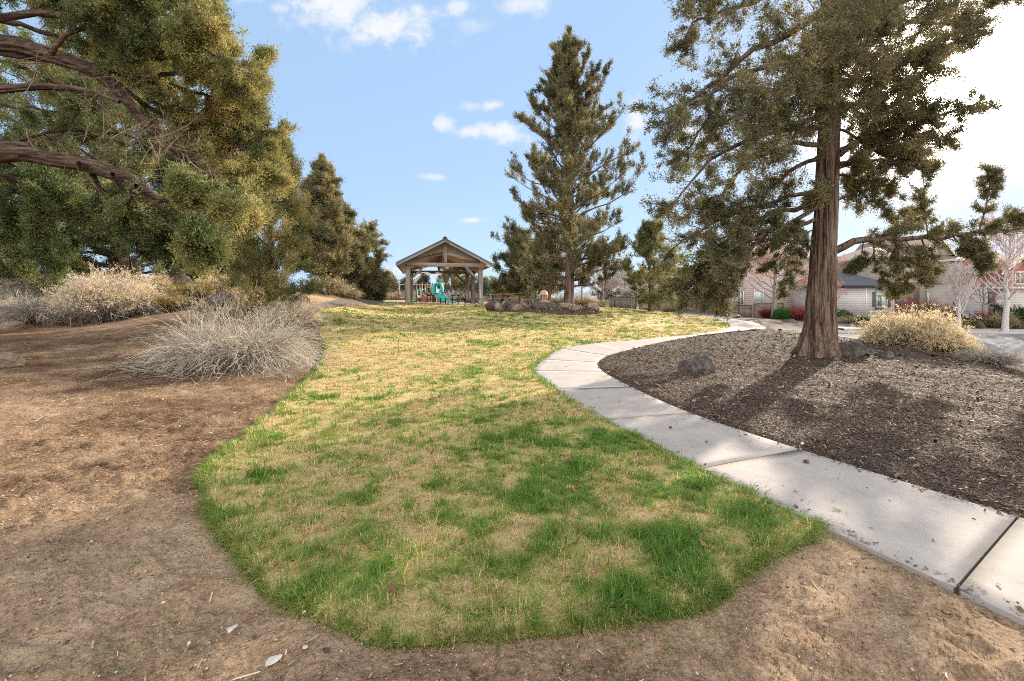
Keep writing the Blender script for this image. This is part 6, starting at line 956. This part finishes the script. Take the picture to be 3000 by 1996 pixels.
class House:
    def __init__(s, label, Y, px0, px1, base, depth=8.0): s.Y = Y; s.x0, s.x1 = s.X(px0), s.X(px1); s.o = Vector((s.x0, Y, base)); s.t = thing('house', label, 'house', s.o); s.d = depth; s.b = base
    def X(s, px): return (px-1500)/FOC*s.Y
    def Z(s, py): return CAMH+(HY-py)/FOC*s.Y
    def panel(s, name, m, px0, px1, py0, py1, out, thick, parent=None, bev=0):
        """a box on the front face: out = how far its front stands proud of the wall"""
        mb = MB(); x0, x1, z0, z1 = s.X(px0), s.X(px1), s.Z(py1), s.Z(py0); mb.box(((x0+x1)/2-s.o.x, -out+thick/2, (z0+z1)/2-s.b), (x1-x0, thick, z1-z0), bev=bev); return mb.build(name, m, parent or s.t)
    def wall(s, px0, px1, pyt, m, out=0, depth=None, pyb=None, name='wall'):
        d = depth or s.d; mb = MB(); x0, x1 = s.X(px0), s.X(px1); z0 = (s.Z(pyb)-s.b) if pyb else -.6; z1 = s.Z(pyt)-s.b; mb.box(((x0+x1)/2-s.o.x, d/2-out, (z0+z1)/2), (x1-x0, d, z1-z0)); return mb.build(name, m, s.t)
    def window(s, px0, px1, py0, py1, mtrim=M_TRIM, panes=2, glass=M_GLASS, out=.0, tw=2.0, sill=True, glass2=None):
        f = MB(); x0, x1, z0, z1 = s.X(px0)-s.o.x, s.X(px1)-s.o.x, s.Z(py1)-s.b, s.Z(py0)-s.b; w = tw/FOC*s.Y; yo = -out
        f.box(((x0+x1)/2, yo-.02, z1+w/2), (x1-x0+2*w, .09, w)); f.box(((x0+x1)/2, yo-.02, z0-w/2), (x1-x0+2*w, .09, w)); f.box((x0-w/2, yo-.02, (z0+z1)/2), (w, .086, z1-z0)); f.box((x1+w/2, yo-.02, (z0+z1)/2), (w, .086, z1-z0)); fr = f.build('window', mtrim, s.t)
        pw = (x1-x0)/panes
        for k in range(panes): mb = MB(); mb.box((x0+pw*(k+.5), yo-.012, (z0+z1)/2), (pw-.05*(panes > 1), .02, z1-z0-.004)); mb.build('pane', (glass2 or glass) if k == panes-1 else glass, fr)
        if panes > 1: mb = MB(); [mb.box((x0+pw*k, yo-.025, (z0+z1)/2), (.055, .05, z1-z0)) for k in range(1, panes)]; mb.build('mullion', M_TRIM, fr)
        if sill: mb = MB(); mb.box(((x0+x1)/2, yo-.05, z0-w-.04), (x1-x0+2*w+.12, .16, .07), bev=.01); mb.build('sill', mtrim, fr)
        return fr
    def hip(s, px0, px1, pye, rise, m, inset=3.0, over=.45, name='roof'):
        x0, x1, z = s.X(px0)-s.o.x-over, s.X(px1)-s.o.x+over, s.Z(pye)-s.b; y0, y1 = -over, s.d+over; ym = (y0+y1)/2; i = min(inset, (x1-x0)/2-.01); V = [(x0,y0,z),(x1,y0,z),(x1,y1,z),(x0,y1,z),(x0+i,ym,z+rise),(x1-i,ym,z+rise)]+[(a,b,z-.16) for a, b in ((x0,y0),(x1,y0),(x1,y1),(x0,y1))]
        mb = MB(); mb.add(V, [(1,2,5),(3,0,4)], [(0,1,5,4),(2,3,4,5)]); r = mb.build(name, m, s.t); mb = MB(); mb.add([(a,b,z-.004) for a, b, c in V[:4]]+V[6:], None, [(0,4,5,1),(1,5,6,2),(2,6,7,3),(3,7,4,0),(7,6,5,4)]); mb.build('eaves', M_TRIM if m is not M_SLATE else M_DTRIM, r); return r
    def gable(s, px0, px1, pye, pya, m, mg, out=0, depth=None, over=.35, barge=M_TRIM):
        """roof with its gable to the front"""
        d = depth or s.d; x0, x1 = s.X(px0)-s.o.x, s.X(px1)-s.o.x; z, za = s.Z(pye)-s.b, s.Z(pya)-s.b; xm = (x0+x1)/2; sl = (za-z)/(xm-x0); mb = MB(); mb.prism([(x0, z), (x1, z), (xm, za-.12)], (0, -out, 0), (1, 0, 0), (0, 0, 1), (0, d, 0)); g = mb.build('gable', mg, s.t)
        for q in (-1, 1):
            xe = (x0 if q < 0 else x1)+q*over; ze = z-over*sl; mb = MB(); mb.prism([(xe, ze), (xm, za), (xm, za+.14), (xe, ze+.14)][::q], (0, -out-over, 0), (1, 0, 0), (0, 0, 1), (0, d+over, 0)); mb.build('roof', m, s.t)
            mb = MB(); mb.prism([(xe, ze-.12), (xm, za-.12), (xm, za+.12), (xe, ze+.12)][::q], (0, -out-over-.045, 0), (1, 0, 0), (0, 0, 1), (0, .04, 0)); mb.build('barge_board', barge, g)
h1 = House('two-storey pale pink house behind the wooden gate', 46.5, 2160, 2440, -.6, 9)
h1.wall(2160, 2440, 752, S_PINK); h1.hip(2160, 2440, 752, 1.4, M_BROOF, 4.5)
h1.window(2150+12, 2176, 854, 893, M_TRIM, 2); h1.window(2211, 2235, 852, 889, M_TRIM, 1, glass=M_GLASS2); h1.window(2216, 2233, 775, 792, M_TRIM, 1, glass=M_GLASS2, sill=False); h1.window(2334, 2358, 845, 899, M_DTRIM, 2); h1.window(2300, 2322, 772, 800, M_TRIM, 2)
h2 = House('single-storey light grey wing with slate roof and slate shutters', 41, 2428, 2617, -.45, 7)
h2.wall(2428, 2617, 837, S_GREY, pyb=931); h2.hip(2428, 2617, 836, 1.35, M_SLATE, 2.2, .3); h2.wall(2429, 2616, 936.5, M_CONC, out=-.02, name='foundation')
h2.panel('base_band', M_DTRIM, 2426, 2619, 930.6, 936, .03, .05); h2.panel('corner_board', M_TRIM, 2537, 2540, 839, 930, .02, .03); h2.panel('corner_board', M_TRIM, 2616, 2620, 839, 930, .02, .03)
h2.window(2569, 2597, 866, 899, M_TRIM, 2, glass=M_GLASS, glass2=M_GLASS2, sill=False)
for a, b in ((2556, 2566), (2600, 2609.5)): h2.panel('shutter', M_DTRIM, a, b, 855, 900, .05, .05, bev=.01)
h2.panel('window_box', M_DTRIM, 2563, 2600, 902.5, 906, .14, .14); h2.panel('vent', M_DTRIM, 2470, 2490, 919, 928, .02, .02)
h3 = House('two-storey taupe house with a dark brown porch recess', 42, 2620, 2788, -.5, 9)
h3.wall(2620, 2788, 748, S_TAUPE); h3.gable(2690, 2788, 748, 688, M_BROOF, S_TAUPE, out=.02); h3.hip(2620, 2690, 748, 1.2, M_BROOF, 1.5)
h3.panel('porch_recess', S_BRN, 2622, 2690, 828, 932, .14, .14); h3.panel('door', M_DOOR, 2660, 2678, 872, 932, .18, .03); h3.panel('notice_box', M_TRIM, 2667, 2679, 893, 903, .24, .05)
h3.window(2724, 2759, 846, 900, M_TRIM, 2, glass=M_GLASS, glass2=M_GLASS2, tw=1.6); [h3.panel('shutter', M_TRIM, a, b, 845, 897, .05, .05, bev=.01) for a, b in ((2714, 2721), (2763, 2770))]; h3.window(2733, 2767, 767, 800, M_TRIM, 2, glass=plain('bright_blind', (.66,.72,.78), rough=.2), tw=2.2)
h3.panel('belt_trim', M_TRIM, 2692, 2789, 824, 827, .03, .04)
h4 = House('sage house with white-framed window and steps behind the young white tree', 40, 2788, 2895, -.5, 9)
h4.wall(2788, 2895, 760, S_TAUPE, pyb=834); h4.wall(2788, 2895, 834, S_SAGE, out=-.002); h4.gable(2860, 2935, 762, 741, M_BROOF, S_RED, out=.03); h4.hip(2788, 2895, 760, .9, M_BROOF, 1.5, .25)
h4.window(2848, 2884, 851, 889, M_TRIM, 2, glass=M_GLASS, glass2=M_GLASS2, tw=3); h4.panel('belt_trim', M_TRIM, 2836, 2896, 833, 838, .04, .05); h4.panel('door', M_DOOR, 2793, 2804, 842, 916, .04, .05); h4.panel('pillar', M_STONE, 2786, 2791, 838, 934, .45, .3)
for k in range(4): h4.panel('step', M_CONC, 2786, 2812-k, 929-5*k, 940-5*k, 1.6-.3*k, .3, bev=.01)
h5 = House('grey house with red-brown gable and white barge boards at the right edge', 38, 2895, 3110, -.5, 9)
h5.wall(2895, 3110, 795, S_GREY); h5.gable(2922, 3040, 795, 752, M_BROOF, S_RED, out=.25); h5.hip(2895, 3110, 795, 1.6, M_BROOF, 2.5, .3); h5.wall(2930, 3032, 795, S_PINK, out=.24, depth=.22, pyb=842, name='upper_wall'); h5.panel('belt_trim', M_TRIM, 2893, 3110, 842, 847, .30, .34)
h5.window(2897, 2911, 857, 887, M_DTRIM, 1, glass=M_GLASS); h5.panel('pillar', M_STONE, 2893, 2917, 899, 926, .4, .3); h5.panel('pillar', M_SLATE, 2896, 2912, 889, 899, .38, .2); h5.window(2965, 2990, 800, 830, M_TRIM, 2, out=.24)
h6 = House('corner of a distant grey house over the fence behind the hanging branch', 58, 1962, 2080, -.6, 8); h6.wall(1962, 2080, 858, S_GREY); h6.hip(1958, 2080, 858, 1.5, M_SLATE, 3)
def chair():
    p = at(2340, 926, 36.5); p.z = hz1(p.x, p.y); t = thing('garden_chair', 'black slatted garden chair in front of the pink house', 'chair', p, R(15)); mb = MB()
    [mb.beam((-.22+.11*k, .22, .38), (-.22+.11*k, .52, 1.12-.03*abs(k-2)), .085, .02) for k in range(5)]; mb.build('backrest', M_BLK, t); mb = MB(); [mb.beam((-.25, -.3+.11*k, .42-.018*k), (.25, -.3+.11*k, .42-.018*k), .09, .02) for k in range(5)]; mb.build('seat', M_BLK, t)
    for q in (-1, 1):
        mb = MB(); mb.beam((q*.3, -.35, .62), (q*.3, .42, .62), .11, .025); mb.build('armrest', M_BLK, t); mb = MB(); mb.beam((q*.28, -.3, 0), (q*.28, -.3, .6), .03, .1); mb.build('leg', M_BLK, t); mb = MB(); mb.beam((q*.28, .5, 0), (q*.28, -.3, .38), .03, .1); mb.build('leg', M_BLK, t)
chair()
def utility():
    p = on(2785, 30.9); t = thing('utility_box', 'green utility box with a yellow sticker beside the white tree', 'utility box', p, R(4)); mb = MB(); mb.box((0, 0, .23), (.46, .4, .46), bev=.03); mb.build('body', plain('green_paint', (.03,.11,.06), rough=.5), t); mb = MB(); mb.box((0, 0, .48), (.5, .44, .05), bev=.02); mb.build('lid', plain('green_lid', (.035,.13,.07), rough=.5), t); mb = MB(); mb.box((.17, -.203, .40), (.08, .004, .06)); mb.build('sticker', plain('yellow_sticker', (.75,.5,.03)), t)
utility()
def handrail():
    a, b = at(2841, 940, 33), at(2876, 945, 31.5); a.z = hz1(a.x, a.y); b.z = hz1(b.x, b.y); t = thing('handrail', 'black step handrail with a pale top in front of the sage house', 'handrail', a); d = b-a; za, zb = CAMH+(870-917)/FOC*33-a.z, CAMH+(870-934)/FOC*31.5-a.z
    for q, z in ((Vector(), za), (d*.75, za*.25+zb*.75)): mb = MB(); mb.tube([(q.x, q.y, 0), (q.x, q.y, z)], .025, 6); mb.build('post', M_BLK, t)
    mb = MB(); mb.tube([(0, 0, za), (d.x, d.y, zb)], .03, 8); mb.build('rail', M_PALEB, t); mb = MB(); mb.tube([(0, 0, za*.4), (d.x*.75, d.y*.75, zb*.4)], .015, 6); mb.build('lower_rail', M_BLK, t)
handrail()
